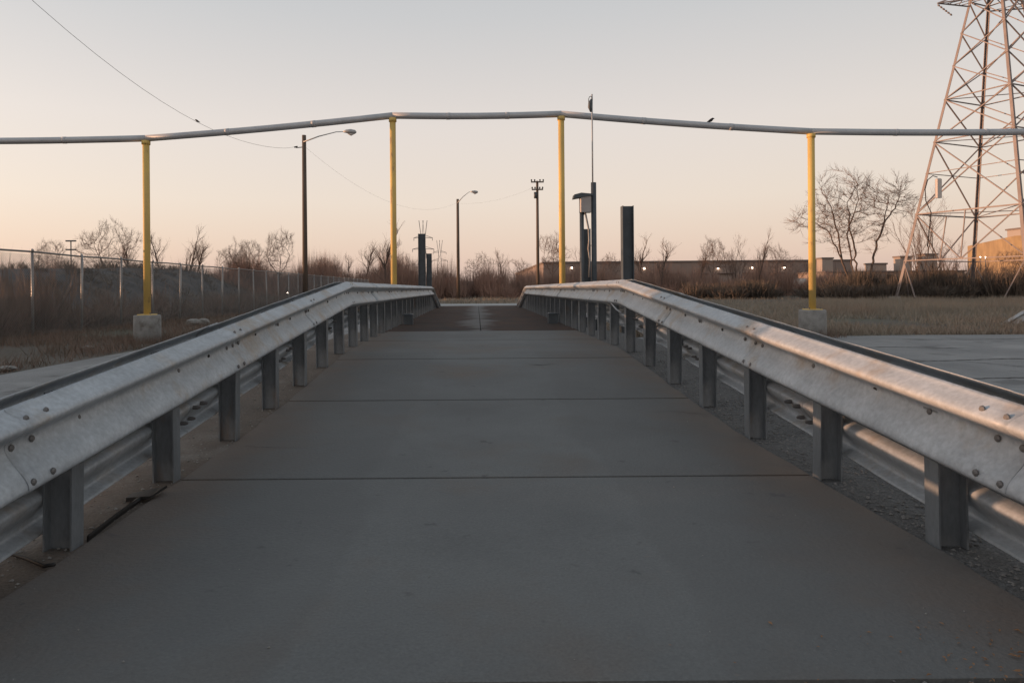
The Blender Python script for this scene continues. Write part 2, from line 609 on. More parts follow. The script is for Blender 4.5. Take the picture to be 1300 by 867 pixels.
def crack(pts, w, seed, parent=None, zf=None, name='crack'):
    parent = parent or ramp_root
    zf = zf or (lambda y: lane_z(y) + 0.0052)
    rnd = random.Random(seed)
    b = MB()
    path = []
    for (x0, y0), (x1, y1) in zip(pts, pts[1:]):
        n = max(3, int(math.hypot(x1 - x0, y1 - y0) / 0.06))
        for i in range(n):
            t = i / n
            path.append((x0 + (x1 - x0) * t + rnd.gauss(0, 0.012), y0 + (y1 - y0) * t + rnd.gauss(0, 0.012)))
    for i, (x, y) in enumerate(path):
        k = w * rnd.uniform(0.4, 1.2) * (0.3 if i in (0, len(path) - 1) else 1)
        b.v += [(x - k * 0.4, y - k, zf(y)), (x + k * 0.4, y + k, zf(y))]
    for i in range(len(path) - 1):
        b.f.append((2 * i, 2 * i + 2, 2 * i + 3, 2 * i + 1))
    b.build(name, M['subbase'], parent)
crack([(0.52, 7.42), (0.68, 7.38), (0.86, 7.46)], 0.012, 1)
crack([(-1.5, 4.42), (-1.1, 4.35), (-0.82, 4.52)], 0.003, 2)
crack([(1.68, 5.2), (1.4, 5.32), (1.22, 5.28)], 0.003, 3)

yz = lambda y: 0.004
for k_, pts_ in enumerate(([(5.6, 11.6), (7.0, 11.2), (8.6, 11.5), (10.4, 11.0), (13.0, 11.3)], [(6.5, 13.6), (8.0, 13.9), (9.4, 13.5)],
                           [(7.6, 11.3), (8.1, 10.2), (7.7, 9.0), (8.3, 7.6)], [(9.5, 15.9), (11.0, 15.6), (12.6, 15.9), (15.0, 15.5)], [(5.2, 9.4), (6.4, 9.1), (7.7, 9.2)])):
    crack(pts_, 0.03 if k_ != 2 else 0.018, 20 + k_, yard, yz)

# far apron
b = MB()
b.box(-2.1, 2.2, 31.12, 36.0, 0.2, 0.462)
b.v += [(-2.1, 36.0, 0.462), (2.2, 36.0, 0.462), (2.2, 44.0, 0.01), (-2.1, 44.0, 0.01)]
n = len(b.v)
b.f.append((n - 4, n - 3, n - 2, n - 1))
tag(b.build('far_apron', M['apron']), kind='structure')

# stockpile mound behind the left fence; its unseen near crest shaped for sun patches
CREST = [(-60, 1.2), (-40, 2.0), (-10, 2.0), (1.0, 1.95), (2.2, 1.5), (3.0, 1.05), (5.3, 1.05), (6.0, 2.15), (7.9, 2.2), (8.5, 1.5), (10.0, 1.5),
         (10.8, 2.0), (12, 1.80), (14, 1.80), (17, 1.95), (19, 2.05), (20.3, 1.35), (31, 1.4), (35, 2.2), (40, 2.5), (50, 2.85), (59, 3.05), (62, 2.9),
         (66, 1.9), (72, 0.6), (76, -0.1)]
def crest(y):
    for (a0, za), (b0, zb) in zip(CREST, CREST[1:]):
        if y <= b0:
            t = max(0.0, (y - a0) / (b0 - a0))
            return za + (zb - za) * t
    return -0.1
b = MB()
nx, ny = 80, 360
for j in range(ny + 1):
    y = -60 + 136 * j / ny
    h = crest(y)
    for i in range(nx + 1):
        x = -48 + 31 * i / nx
        if x > -25:
            s = max(0.0, min(1.0, (-17.3 - x) / 7.7))
            s = s * s * (3 - 2 * s)
        else:
            s = max(0.0, min(1.0, (x + 48) / 21.0)) ** 0.8
            s = min(1.0, s)
        nzv = noise.noise(Vector((x * 0.4, y * 0.4, 2))) * 0.12 + noise.noise(Vector((x * 1.3, y * 1.3, 2))) * 0.16
        b.v.append((x, y, h * s + nzv * s - 0.04))
for j in range(ny):
    for i in range(nx):
        k = j * (nx + 1) + i
        b.f.append((k, k + 1, k + nx + 2, k + nx + 1))
tag(b.build('mound', M['mound'], smooth=True), kind='structure')

# ------------------------------------------------------------------ weighing deck
deck = thing('scale_deck', (0.08, 12.4, 0.3), 'long dark rusty steel weighing deck between the guardrails', 'scale')
DX0, DX1 = -1.62, 1.78
row_y = [12.44 + i * 3.11 for i in range(7)]
for r in range(6):
    for c in range(2):
        x0, x1 = ((DX0, 0.065), (0.075, DX1))[c]
        b = MB()
        b.cbox(x0, x1, row_y[r] + 0.005, row_y[r + 1] - 0.005, 0.43, 0.468 + 0.0015 * ((r + c) % 2), 0.006)
        b.build('deck_plate', M['deck'], deck)
b = MB()
for x in (-1.4, -0.5, 0.6, 1.5):
    b.box(x - 0.1, x + 0.1, 12.5, 31.0, 0.02, 0.425)
b.build('girder', M['dark_steel'], deck)
b = MB()
b.box(DX0, DX1, 12.385, 12.425, 0.30, 0.462)
b.build('coping_edge', M['dark_steel'], deck)
# ------------------------------------------------------------------ guardrails
def w_profile(th=0.003, flip=1):
    """W-beam section: (outward offset, height); outward is away from the post"""
    base = []
    for i in range(33):
        t = i / 32
        if t < 0.40:
            a = (0.5 - 0.5 * math.cos(2 * math.pi * t / 0.40)) ** 0.85
        else:
            q = (t - 0.40) / 0.60
            a = (0.5 - 0.5 * math.cos(math.pi * q / 0.78)) if q < 0.78 else 0.62 + 0.38 * math.cos(math.pi * (q - 0.78) / 0.22)
        base.append((0.002 + 0.082 * a, 0.312 * (1 - t)))
    inner = []
    for i, (o, h) in enumerate(base):
        a = base[max(i - 1, 0)]
        c = base[min(i + 1, len(base) - 1)]
        d = Vector((c[0] - a[0], c[1] - a[1]))
        d.normalize()
        inner.append((o + d.y * th, h - d.x * th))
    return base + inner[::-1]

PROF = w_profile()


def rail_panel(xface, side, y0, y1, ztop, seed, nseg=10, lap=0.0, hs=1.0):
    """one pressed W-beam panel; side=+1 bulges to +x, -1 to -x; ztop(y) is its top edge"""
    b = MB()
    m = len(PROF)
    for j in range(nseg + 1):
        y = y0 + (y1 - y0) * j / nseg
        zt = ztop(y)
        wob = 0.006 * noise.noise(Vector((seed * 3.1, y * 0.9, 0))) + 0.003 * noise.noise(Vector((seed * 1.7, y * 3.5, 5)))
        for (o, h) in PROF:
            d = 0.0055 * noise.noise(Vector((seed, y * 2.6, h * 10)))
            b.v.append((xface + side * (o + lap + wob + d), y, zt + (h - 0.312) * hs + 0.5 * wob))
    for j in range(nseg):
        for i in range(m):
            i2 = (i + 1) % m
            q = (j * m + i, j * m + i2, (j + 1) * m + i2, (j + 1) * m + i)
            b.f.append(q if side < 0 else q[::-1])
    h = m // 2
    for base, flip in ((0, side > 0), (nseg * m, side < 0)):
        for i in range(h - 1):
            q = (base + i, base + i + 1, base + m - 2 - i, base + m - 1 - i)
            b.f.append(q if flip else q[::-1])
    return b


def bolt_mesh(r, h, sides=6, cap=0.6):
    b = MB()
    n = sides
    for (rr, x) in ((r, 0.0), (r, h * 0.55), (r * cap, h)):
        for k in range(n):
            t = 2 * math.pi * k / n
            b.v.append((x, rr * math.cos(t), rr * math.sin(t)))
    for s in (0, n):
        for k in range(n):
            k2 = (k + 1) % n
            b.f.append((s + k, s + k2, s + n + k2, s + n + k))
    b.f.append(tuple(2 * n + k for k in range(n)))
    return b.mesh('bolt')

BOLT = bolt_mesh(0.0125, 0.010, 8)
BOLT.materials.append(M['bolt'])
NUT = bolt_mesh(0.013, 0.042, 6, 0.55)
NUT.materials.append(M['bolt'])
SLOT = bolt_mesh(0.011, 0.0016, 8, 1.0)
SLOT.materials.append(M['hole'])

def i_post(xa, xb, y, z0, z1, fl=0.084, t=0.007):
    """H-section post: flanges across the lane direction at xa and xb, web between"""
    b = MB()
    s = 1 if xb > xa else -1
    lo, hi = min(xa, xb), max(xa, xb)
    prof = [(lo, y - fl / 2), (lo + t, y - fl / 2), (lo + t, y - t / 2), (hi - t, y - t / 2), (hi - t, y - fl / 2), (hi, y - fl / 2),
            (hi, y + fl / 2), (hi - t, y + fl / 2), (hi - t, y + t / 2), (lo + t, y + t / 2), (lo + t, y + fl / 2), (lo, y + fl / 2)]
    n = len(b.v)
    for z in (z0, z1):
        b.v += [(x, yy, z) for x, yy in prof]
    for i in range(12):
        j = (i + 1) % 12
        b.f.append((i, j, 12 + j, 12 + i))
    b.f.append((12, 13, 22, 23))
    b.f.append((14, 15, 20, 21))
    b.f.append((13, 14, 21, 22))
    b.f.append((15, 16, 19, 20))
    b.f.append((16, 17, 18, 19))
    return b


def guardrail(side, xf, kink, label, post0, seed):
    """side=+1: right of the lane. xf: road-side flange plane of the posts"""
    def top(y):
        if y < kink:
            return EYE + 0.10 - 0.079 * (kink - y)
        if y < 24.8:
            return EYE + 0.10
        return EYE + 0.10 - 0.155 * (y - 24.8)
    root = thing('guardrail', (xf, 1.0, 0.16), label, 'guardrail')
    depth = 0.112
    xo = xf + side * depth
    rnd = random.Random(seed)
    # posts
    y = post0 - 0.935 * 2
    k = 0
    posts = []
    while y < 29.6:
        zt = top(y) - 0.035
        gz = lane_z(y) - 0.12
        if zt > gz + 0.25:
            p = i_post(xf, xo, y, gz, zt)
            # slight lean of every post
            lx, ly = rnd.uniform(-0.008, 0.008), rnd.uniform(-0.022, 0.022)
            p.v = [(vx + (vz - gz) * lx, vy + (vz - gz) * ly, vz) for vx, vy, vz in p.v]
            p.build('post', M['galv_post'], root)
            posts.append(y)
        y += 0.935
        k += 1
    # three courses of panels
    sp = [kink - 2.05 * i for i in range(4, 0, -1)] + [kink + 2.053 * i for i in range(9)]
    sp[-1] = 24.8
    sp += [27.1, 29.4]
    courses = (('inner', xf, -side, 0.0), ('outer', xo, side, 0.0), ('low', xo, side, -0.338))
    for ci, (cn, xface, bulge, dz) in enumerate(courses):
        sh = [0.0, 0.07, -0.22][ci]
        for i in range(len(sp) - 1):
            y0, y1 = sp[i] + (sh if i else 0), sp[i + 1] + 0.16 + sh
            if cn == 'low' and i >= len(sp) - 3:
                continue
            if i == len(sp) - 2:
                y1 = sp[i + 1]
            s2 = seed * 10 + ci * 100 + i
            lap = 0.0035 * (i % 2)
            cr = [yy for yy in (kink, 24.8) if y0 + 0.05 < yy < y1 - 0.05]
            b = rail_panel(xface, bulge, y0, y1, lambda yy, d=dz: top(yy) + d, s2, 26 if i < 5 else 8, lap, 0.82 if cn == 'low' else 1.0)
            pn = b.build('rail_panel', M['galv'], root, True)
            poly = pn.data.polygons
            near = i < 5
            # splice bolts where this panel starts
            if i and (ci != 1):
                ys_ = y0 + 0.08
                rows = ((0.274, 0.054), (0.176, 0.004), (0.062, 0.078))
                for (hh, oo) in rows:
                    for dy in (-0.055, 0.055):
                        zz = top(ys_ + dy) + dz + (hh - 0.312) * (0.82 if ci == 2 else 1.0)
                        if near or abs(hh - 0.176) < 0.01:
                            if ci == 0:
                                bo = link('bolt', BOLT, None, pn, (xface + bulge * (oo + 0.004), ys_ + dy, zz))
                                bo.rotation_euler = (0, 0, 0 if bulge > 0 else math.pi)
                            elif near:
                                bo = link('bolt', NUT, None, pn, (xface + bulge * (oo - 0.004), ys_ + dy, zz))
                                bo.rotation_euler = (0, 0, math.pi if bulge > 0 else 0)
            # post bolts and dark discs painted as shade of open slots along the valley
            for py in posts:
                if y0 + 0.2 <= py < y1 - 0.02 and ci == 0 and i < 8:
                    zz = top(py) - 0.312 + 0.174
                    bo = link('bolt', BOLT, None, pn, (xface + bulge * 0.005, py, zz))
                    bo.rotation_euler = (0, 0, 0 if bulge > 0 else math.pi)
                    if near:
                        sy = py + 0.42 + rnd.uniform(-0.05, 0.05)
                        if sy < y1 - 0.1:
                            so = link('slot_shade', SLOT, None, pn, (xface + bulge * 0.0053, sy, top(sy) - 0.312 + 0.176))
                            so.rotation_euler = (0, 0, 0 if bulge > 0 else math.pi)
                            so.scale = (1, 1.5, 1)
    return root


guardrail(-1, RXL, 8.5, 'long galvanised steel guardrail along the left edge of the ramp', 2.78, 5)
guardrail(1, RXR, 8.38, 'long galvanised steel guardrail along the right edge of the ramp, warm sunlit streaks on it', 2.725, 9)

# ------------------------------------------------------------------ overhead pipe on yellow posts
GZ = 17.0
rack = thing('overhead_pipe', (0, GZ, 0), 'grey overhead pipe carried across the lane on four tall yellow posts', 'pipe rack')
XP = [-14.0, -7.9, -1.98, 2.06, 8.05, 14.2]
HP = [4.86, 4.87, 5.37, 5.375, 4.91, 4.87]
for i in range(5):
    p, q = Vector((XP[i], GZ, HP[i])), Vector((XP[i + 1], GZ, HP[i + 1]))
    b = MB()
    n = 8
    pts = []
    for k in range(n + 1):
        t = k / n
        v = p.lerp(q, t)
        v.z -= 0.03 * math.sin(math.pi * t)
        pts.append(v)
    b.tube(pts, 0.078, 14)
    b.build('pipe', M['pipe'], rack, True)
    # couplings along the pipe
    for t in (0.33, 0.68):
        v = p.lerp(q, t)
        v.z -= 0.03 * math.sin(math.pi * t)
        d = (q - p).normalized()
        MB().tube([v - d * 0.05, v + d * 0.05], 0.083, 14).build('coupling', M['pipe'], rack, True)
for i, (x, h) in enumerate(zip(XP, HP)):
    inner = i in (2, 3)
    r = 0.073 if inner else 0.080
    z0 = 0.0 if inner else 0.64
    lean = {1: -0.03, 2: 0.02, 3: -0.03, 4: 0.02}.get(i, 0)
    b = MB().tube([(x + lean * 0, GZ, z0), (x, GZ, h - 0.085)], r, 16)
    po = b.build('post', M['yellow'], rack, True)
    b = MB()
    b.tube([(x, GZ, h - 0.15), (x, GZ, h - 0.06)], r + 0.02, 16)
    b.build('saddle', M['yellow'], po, True)
    b = MB()
    b.cbox(x - 0.17, x + 0.17, GZ - 0.17, GZ + 0.17, z0 - 0.005, z0 + 0.022, 0.008)
    b.build('base_plate', M['yellow'], po)
    if not inner:
        b = MB()
        s = 0.31
        b.tube([(x, GZ, -0.25), (x, GZ, 0.25), (x, GZ, 0.615), (x, GZ, 0.632), (x, GZ, 0.64)], [s + 0.006, s, s - 0.004, s - 0.012, s - 0.03], 28)
        cb_ = b.build('concrete_base', M['block'], rack, True)
        for t in range(4):
            ax_, ay_ = x + 0.13 * (1 if t % 2 else -1), GZ + 0.13 * (1 if t > 1 else -1)
            MB().tube([(ax_, ay_, z0 + 0.01), (ax_, ay_, z0 + 0.06)], 0.014, 6).build('anchor_bolt', M['bolt'], po)

# ------------------------------------------------------------------ kiosk, masts and steel beams by the deck
def h_beam(name, u0, u1, vtop, Z, label, depth=0.2, group=None):
    a, c = at(u0, vtop, Z), at(u1, vtop, Z)
    x0, x1, zt = a.x, c.x, a.z
    root = thing(name, ((x0 + x1) / 2, Z, 0.0), label, 'steel post', group)
    i_post(x0, x1, Z, -0.05, zt, depth, 0.014).build('beam', M['dark_steel'], root)
    b = MB()
    b.box(x0 - 0.08, x1 + 0.08, Z - 0.2, Z + 0.2, -0.02, 0.03)
    b.build('foot_plate', M['dark_steel'], root)
    for dz in (0.3, 0.9):
        bo = link('bolt', BOLT, None, root, ((x0 + x1) / 2 + 0.03, Z - 0.012, zt - dz))
        bo.rotation_euler = (0, 0, -math.pi / 2)
    return root

h_beam('steel_post', 789, 803, 262, 12.9, 'wide dark steel post standing right behind the bend of the right guardrail')
h_beam('steel_post', 739.5, 749, 291, 17.6, 'short dark steel post under the grey hooded box', 0.2)
h_beam('steel_post', 531, 540, 297, 26.0, 'taller of the two dark steel posts behind the left guardrail', 0.22)
h_beam('steel_post', 541.5, 548, 322, 29.0, 'shorter of the two dark steel posts behind the left guardrail', 0.18)

KZ = 16.4
pA = at(753.5, 232, KZ)
mast = thing('antenna_mast', (pA.x, KZ, 0), 'thin whip antenna on a grey steel pole beside the hooded box', 'antenna')
MB().tube([(pA.x, KZ, -0.03), (pA.x, KZ, pA.z)], 0.062, 12).build('pole', M['dark_steel'], mast, True)
pT = at(752, 120, KZ)
MB().tube([(pA.x - 0.02, KZ, pA.z - 0.3), (pA.x - 0.02, KZ, pT.z)], 0.017, 8).build('whip', M['lamp_metal'], mast, True)
b = MB()
zc = at(750, 134, KZ).z
b.tube([(pA.x - 0.05, KZ - 0.02, zc - 0.16), (pA.x - 0.075, KZ - 0.02, zc - 0.05), (pA.x - 0.06, KZ - 0.02, zc + 0.06), (pA.x - 0.03, KZ - 0.02, zc + 0.14)],
       [0.02, 0.045, 0.05, 0.02], 8)
b.build('antenna_head', M['dark_steel'], mast, True)
b = MB()
pts = [(pA.x - 0.06 + 0.045 * math.cos(t), KZ - 0.03, zc + 0.10 + 0.1 * math.sin(t)) for t in [i * 0.55 for i in range(11)]]
b.tube(pts, 0.008, 6)
b.build('cable_loop', M['cable'], mast, True)

pk = at(738.5, 272, KZ)
kiosk = thing('hooded_box', (pk.x, KZ, 0), 'pale grey hooded terminal box on a post beside the deck', 'terminal box')
MB().tube([(pk.x, KZ, -0.03), (pk.x, KZ, pk.z + 0.06)], 0.05, 10).build('post', M['dark_steel'], kiosk, True)
b0, b1 = at(736, 249, KZ), at(750, 270, KZ)
b = MB()
b.cbox(b0.x, b1.x, KZ - 0.10, KZ + 0.12, b1.z, b0.z, 0.015)
bx_ = b.build('box', M['cabinet'], kiosk)
b = MB()
hz = b0.z
b.v += [(b0.x - 0.16, KZ - 0.13, hz - 0.07), (b1.x + 0.02, KZ - 0.13, hz - 0.0), (b1.x + 0.02, KZ + 0.15, hz - 0.0), (b0.x - 0.16, KZ + 0.15, hz - 0.07),
        (b0.x - 0.14, KZ - 0.13, hz + 0.02), (b0.x + 0.02, KZ - 0.13, hz + 0.06), (b0.x + 0.02, KZ + 0.15, hz + 0.06), (b0.x - 0.14, KZ + 0.15, hz + 0.02),
        (b1.x + 0.02, KZ - 0.13, hz + 0.035), (b1.x + 0.02, KZ + 0.15, hz + 0.035)]
b.f += [(0, 1, 8, 5, 4), (3, 7, 6, 9, 2), (4, 5, 6, 7), (5, 8, 9, 6), (1, 2, 9, 8), (0, 4, 7, 3), (0, 3, 2, 1)]
b.build('hood', M['dark_steel'], kiosk)
b = MB()
za, zb = at(745, 250, KZ).z, at(745, 262, KZ).z
b.bar((b1.x - 0.02, KZ + 0.02, za - 0.02), (pA.x - 0.05, KZ, za + 0.02), 0.05)
b.bar((pk.x, KZ + 0.02, zb - 0.22), (pA.x - 0.05, KZ, zb - 0.0), 0.05)
b.build('bracket', M['dark_steel'], kiosk)
b = MB()
b.tube([at(743, 270, KZ - 0.05), at(745, 280, KZ - 0.07), at(747.5, 292, KZ - 0.08), at(748, 305, KZ - 0.06), at(747, 316, KZ - 0.06), at(749, 330, KZ - 0.06), at(748, 352, KZ - 0.06)],
       0.022, 8)
b.build('conduit', M['galv_post'], kiosk, True)

# conduit along the right rail
cd = thing('conduit', (1.62, 11.5, 0.47), 'thin pale bent conduit clipped inside the right guardrail past its bend', 'conduit')
MB().tube([(1.735, 8.5, 0.90), (1.70, 8.62, 0.94), (1.695, 9.05, 1.035), (1.695, 9.25, 1.055), (1.695, 11.9, 1.03), (1.735, 12.05, 1.02)], 0.011, 8).build('tube', M['galv'], cd, True)
for yy in (10.4, 11.8):
    MB().box(1.68, 1.745, yy - 0.015, yy + 0.015, 1.02, 1.07).build('clip', M['galv'], cd)

def small_box(x, y, label):
    r = thing('junction_box', (x, y, 0.47), label, 'box', 'junction boxes')
    MB().cbox(x - 0.10, x + 0.10, y - 0.12, y + 0.12, 0.47, 0.69, 0.012).build('body', M['dark_steel'], r)
    MB().box(x - 0.11, x + 0.11, y - 0.13, y + 0.13, 0.655, 0.675).build('lid', M['dark_steel'], r)
small_box(-1.44, 14.9, 'small dark box on the deck against the left guardrail')
small_box(1.60, 14.9, 'small dark box on the deck against the right guardrail')

# ------------------------------------------------------------------ chain-link fence on the left
FX, FS = -12.1, 2.4
fence = thing('chain_link_fence', (FX, 30, 0), 'tall chain link fence with galvanised posts along the left lane', 'fence')
fz1 = 2.30
first = 19.32 - FS * 6
nb = 32
pm = MB().tube([(0, 0, -0.1), (0, 0, fz1 + 0.02)], 0.036, 10).mesh('fence_post', True)
pm.materials.append(M['fence'])
cap = MB().tube([(0, 0, fz1 + 0.0), (0, 0, fz1 + 0.05), (0, 0, fz1 + 0.075)], [0.042, 0.042, 0.01], 10).mesh('post_cap', True)
cap.materials.append(M['fence'])
# one bay of woven wire
b = MB()
pitch, wr = 0.08, 0.0034
H = fz1 - 0.06
def clip_wire(sgn, c):
    # line z = sgn*y + c inside 0..FS x 0.03..H
    pts = []
    ya, yb = 0.0, FS
    za, zb = sgn * ya + c, sgn * yb + c
    t0, t1 = 0.0, 1.0
    dz = zb - za
    for lim, s in ((0.03, 1), (H, -1)):
        va, vb = s * (za - lim), s * (zb - lim)
        if va < 0 and vb < 0:
            return None
        if va < 0:
            t0 = max(t0, va / (va - vb))
        elif vb < 0:
            t1 = min(t1, va / (va - vb))
    if t1 - t0 < 0.02:
        return None
    return (t0 * FS, za + dz * t0), (t1 * FS, za + dz * t1)
c = -FS
while c < H + FS:
    for s in (1, -1):
        r = clip_wire(s, c)
        if r:
            b.tube([(0.006 * s, r[0][0], r[0][1]), (0.006 * s, r[1][0], r[1][1])], wr, 3, False)
    c += pitch
link_mesh = b.mesh('chain_link')
link_mesh.materials.append(M['wire'])
rnd = random.Random(4)
for i in range(nb):
    y = first + FS * i
    pz = 0.03 * rnd.uniform(-1, 1)
    po = link('fence_post', pm, None, fence, (FX, y, pz))
    po.rotation_euler = (rnd.uniform(-0.012, 0.012), rnd.uniform(-0.015, 0.015), 0)
    link('post_cap', cap, None, po, (FX, y, pz))
    if i < nb - 1:
        link('chain_link', link_mesh, None, fence, (FX + 0.045, y, 0))
b = MB()
pts = [(FX, first + FS * i * 0.5, fz1 + 0.012 * math.sin(i * 1.7)) for i in range(2 * nb - 1)]
b.tube(pts, 0.026, 8)
b.build('top_rail', M['wire'], fence, True)

# ------------------------------------------------------------------ poles and wires
def lamp_pole(name, u, vtop, Z, ulamp, vlamp, label, rb, rt, arm_v=None):
    p = at(u, vtop, Z)
    root = thing(name, (p.x, Z, 0), label, 'street lamp')
    MB().tube([(p.x, Z, -0.1), (p.x, Z, p.z * 0.5), (p.x, Z, p.z)], [rb, (rb + rt) / 2, rt], 12).build('pole', M['wood'], root, True)
    l0 = at(ulamp, vlamp, Z)
    zarm = at(u, arm_v or vtop + 6, Z).z
    arm = [Vector((p.x, Z - rt, zarm)), Vector((p.x + (l0.x - p.x) * 0.35, Z - rt, zarm + (l0.z - zarm) * 0.55)),
           Vector((p.x + (l0.x - p.x) * 0.75, Z - rt, zarm + (l0.z - zarm) * 0.98)), Vector((l0.x - 0.1, Z - rt, l0.z))]
    MB().tube(arm, [0.05 * rb / 0.19, 0.04, 0.03, 0.025], 8).build('arm', M['lamp_metal'], root, True)
    w = 0.62
    b = MB()
    zc = l0.z
    b.tube([(l0.x - 0.25, Z - rt, zc), (l0.x - 0.05, Z - rt, zc + 0.02), (l0.x + 0.25, Z - rt, zc + 0.0), (l0.x + 0.55, Z - rt, zc - 0.03), (l0.x + 0.64, Z - rt, zc - 0.05)],
           [0.05, 0.12, 0.17, 0.13, 0.03], 10)
    hd = b.build('lamp_head', M['lamp_metal'], root, True)
    b = MB()
    b.tube([(l0.x + 0.05, Z - rt, zc - 0.13), (l0.x + 0.28, Z - rt, zc - 0.19), (l0.x + 0.5, Z - rt, zc - 0.13)], [0.04, 0.1, 0.04], 8)
    b.build('lens', M['antenna'], hd, True)
    return root, p

l1, p1 = lamp_pole('street_lamp', 386, 172, 48.0, 441, 168, 'wooden street lamp pole with a long arm, the nearer one, left of the ramp', 0.19, 0.14, 181)
b = MB()
b.tube([(p1.x - 0.55, 48, p1.z - 0.84), (p1.x, 48, p1.z - 0.80)], 0.03, 6)
b.tube([(p1.x - 0.68, 48, p1.z - 0.80), (p1.x - 0.45, 48, p1.z - 0.78)], [0.04, 0.07], 8)
b.build('insulator', M['cable'], l1)
l2, p2 = lamp_pole('street_lamp', 581, 253, 83.0, 600, 244, 'far slim street lamp pole seen between the guardrail ends', 0.2, 0.15, 258)

p3 = at(682, 230, 69.0)
up = thing('utility_pole', (p3.x, 69, 0), 'wooden utility pole with two short crossarms near the warehouse corner', 'utility pole')
MB().tube([(p3.x, 69, -0.1), (p3.x, 69, p3.z)], [0.17, 0.12], 10).build('pole', M['wood'], up, True)
for zz, w in ((p3.z - 0.12, 0.62), (p3.z - 0.85, 0.55)):
    ca = MB().box(p3.x - w, p3.x + w, 69 - 0.2, 69 - 0.1, zz - 0.06, zz + 0.06).build('crossarm', M['wood'], up)
    for s in (-1, -0.45, 0.45, 1):
        MB().tube([(p3.x + s * w * 0.92, 69 - 0.15, zz + 0.05), (p3.x + s * w * 0.92, 69 - 0.15, zz + 0.17), (p3.x + s * w * 0.92, 69 - 0.15, zz + 0.26)], [0.03, 0.08, 0.05], 8).build('insulator', M['cable'], ca, True)
MB().tube([(p3.x - 0.2, 68.85, p3.z - 1.7), (p3.x - 0.2, 68.85, p3.z - 1.1)], 0.15, 10).build('transformer', M['dark_steel'], up, True)

p4 = at(90, 306, 130.0)
lp = thing('light_mast', (p4.x, 130, 0), 'tiny far light mast with a flat lamp head above the left fence', 'light mast')
MB().tube([(p4.x, 130, -0.1), (p4.x, 130, p4.z)], [0.14, 0.1], 8).build('pole', M['dark_steel'], lp, True)
for zz in (p4.z, p4.z - 1.6):
    MB().box(p4.x - 0.9, p4.x + 0.9, 129.8, 130.2, zz - 0.12, zz + 0.12).build('lamp_head', M['dark_steel'], lp)

def wire(name, pts, r, label):
    return tag(MB().tube(pts, r, 5).build(name, M['cable'], None, True), label, 'wire')
pts = []
for i in range(25):
    t = 35.0 * i / 24
    Z = 48 - t
    pts.append((-11.7 - 0.15 * t - 0.7 * max(0, 1 - t / 3), Z, EYE + 9.7 - 0.259 * t + 0.01164 * t * t))
pts[0] = (p1.x - 0.6, 48, p1.z - 0.78)
wire('overhead_wire', pts, 0.008, 'sagging overhead wire from the near lamp pole to the top left corner')
wpts = pts
end = Vector(pts[-1])
ut = thing('utility_pole', (end.x, end.y, 0), 'tall wooden utility pole out to the left that holds the sagging wire', 'utility pole')
MB().tube([(end.x - 0.16, end.y, -0.1), (end.x - 0.16, end.y, end.z + 0.4)], [0.18, 0.13], 10).build('pole', M['wood'], ut, True)
pts = []
a0, a1 = Vector((p1.x + 0.14, 48, p1.z - 0.85)), Vector((p2.x, 82.85, p2.z - 0.4))
for i in range(25):
    t = i / 24
    v = a0.lerp(a1, t)
    v.z -= 4 * 2.2 * t * (1 - t)
    pts.append(v)
wire('overhead_wire', pts, 0.0045, 'faint overhead wire sagging between the two street lamp poles')
pts = []
a0, a1 = Vector((p2.x + 0.15, 82.85, p2.z - 0.5)), Vector((p3.x - 0.5, 68.85, p3.z - 0.7))
for i in range(17):
    t = i / 16
    v = a0.lerp(a1, t)
    v.z -= 4 * 0.5 * t * (1 - t)
    pts.append(v)
wire('overhead_wire', pts, 0.004, 'faint overhead wire from the far lamp pole to the crossarm pole')

def bird(p, label, flip=1):
    b = MB()
    x, y, z = p
    s = flip
    b.tube([(x - s * 0.14, y, z + 0.02), (x - s * 0.06, y, z + 0.06), (x, y, z + 0.09), (x + s * 0.05, y, z + 0.13), (x + s * 0.075, y, z + 0.155), (x + s * 0.105, y, z + 0.15), (x + s * 0.13, y, z + 0.145)],
           [0.008, 0.03, 0.048, 0.042, 0.028, 0.02, 0.003], 8)
    o = b.build('bird', M['bird'], None, True)
    return tag(o, label, 'bird')
# bird on the wire
best = min(wpts, key=lambda q: abs((q[0] * F / q[1] + VX) - 243))
bird((best[0], best[1], best[2] - 0.035), 'small dark bird perched on the sagging wire at upper left', -1)
q = at(902, 157, GZ)
tx = (q.x - XP[3]) / (XP[4] - XP[3])
zp = HP[3] + (HP[4] - HP[3]) * tx - 0.03 * math.sin(math.pi * tx) + 0.085
bo = bird((0, 0, 0), 'tiny dark bird perched on the overhead pipe right of centre')
bo.location = (q.x, GZ, zp - 0.03)
bo.scale = (0.75, 0.75, 0.75)

# ------------------------------------------------------------------ transmission tower
TZ = 55.0
TS = F / TZ
tc = Vector((40.4, TZ, 0))
tower = thing('transmission_tower', tc, 'tall steel lattice transmission tower at the right edge', 'pylon')
UNIT = MB().box(-0.5, 0.5, -0.5, 0.5, 0, 1).mesh('member')
UNIT.materials.append(M['pylon'])
def member(name, p, q, w, parent, mesh=UNIT):
    p, q = Vector(p), Vector(q)
    o = bpy.data.objects.new(name, mesh)
    col.objects.link(o)
    w *= 0.62
    d = q - p
    rot = d.to_track_quat('Z', 'Y').to_matrix().to_4x4()
    attach(o, parent)
    o.matrix_basis = Matrix.Translation(p) @ rot @ Matrix.Diagonal((w, w, d.length, 1))
    return o
ANG = [R(159), R(249), R(-21), R(69)]
def rad(z):
    return 7.0 - 0.2256 * z if z < 24 else 1.586 - 0.04 * (z - 24)
def corner(k, z):
    r = rad(z)
    return tc + Vector((r * math.cos(ANG[k % 4]), r * math.sin(ANG[k % 4]), z))
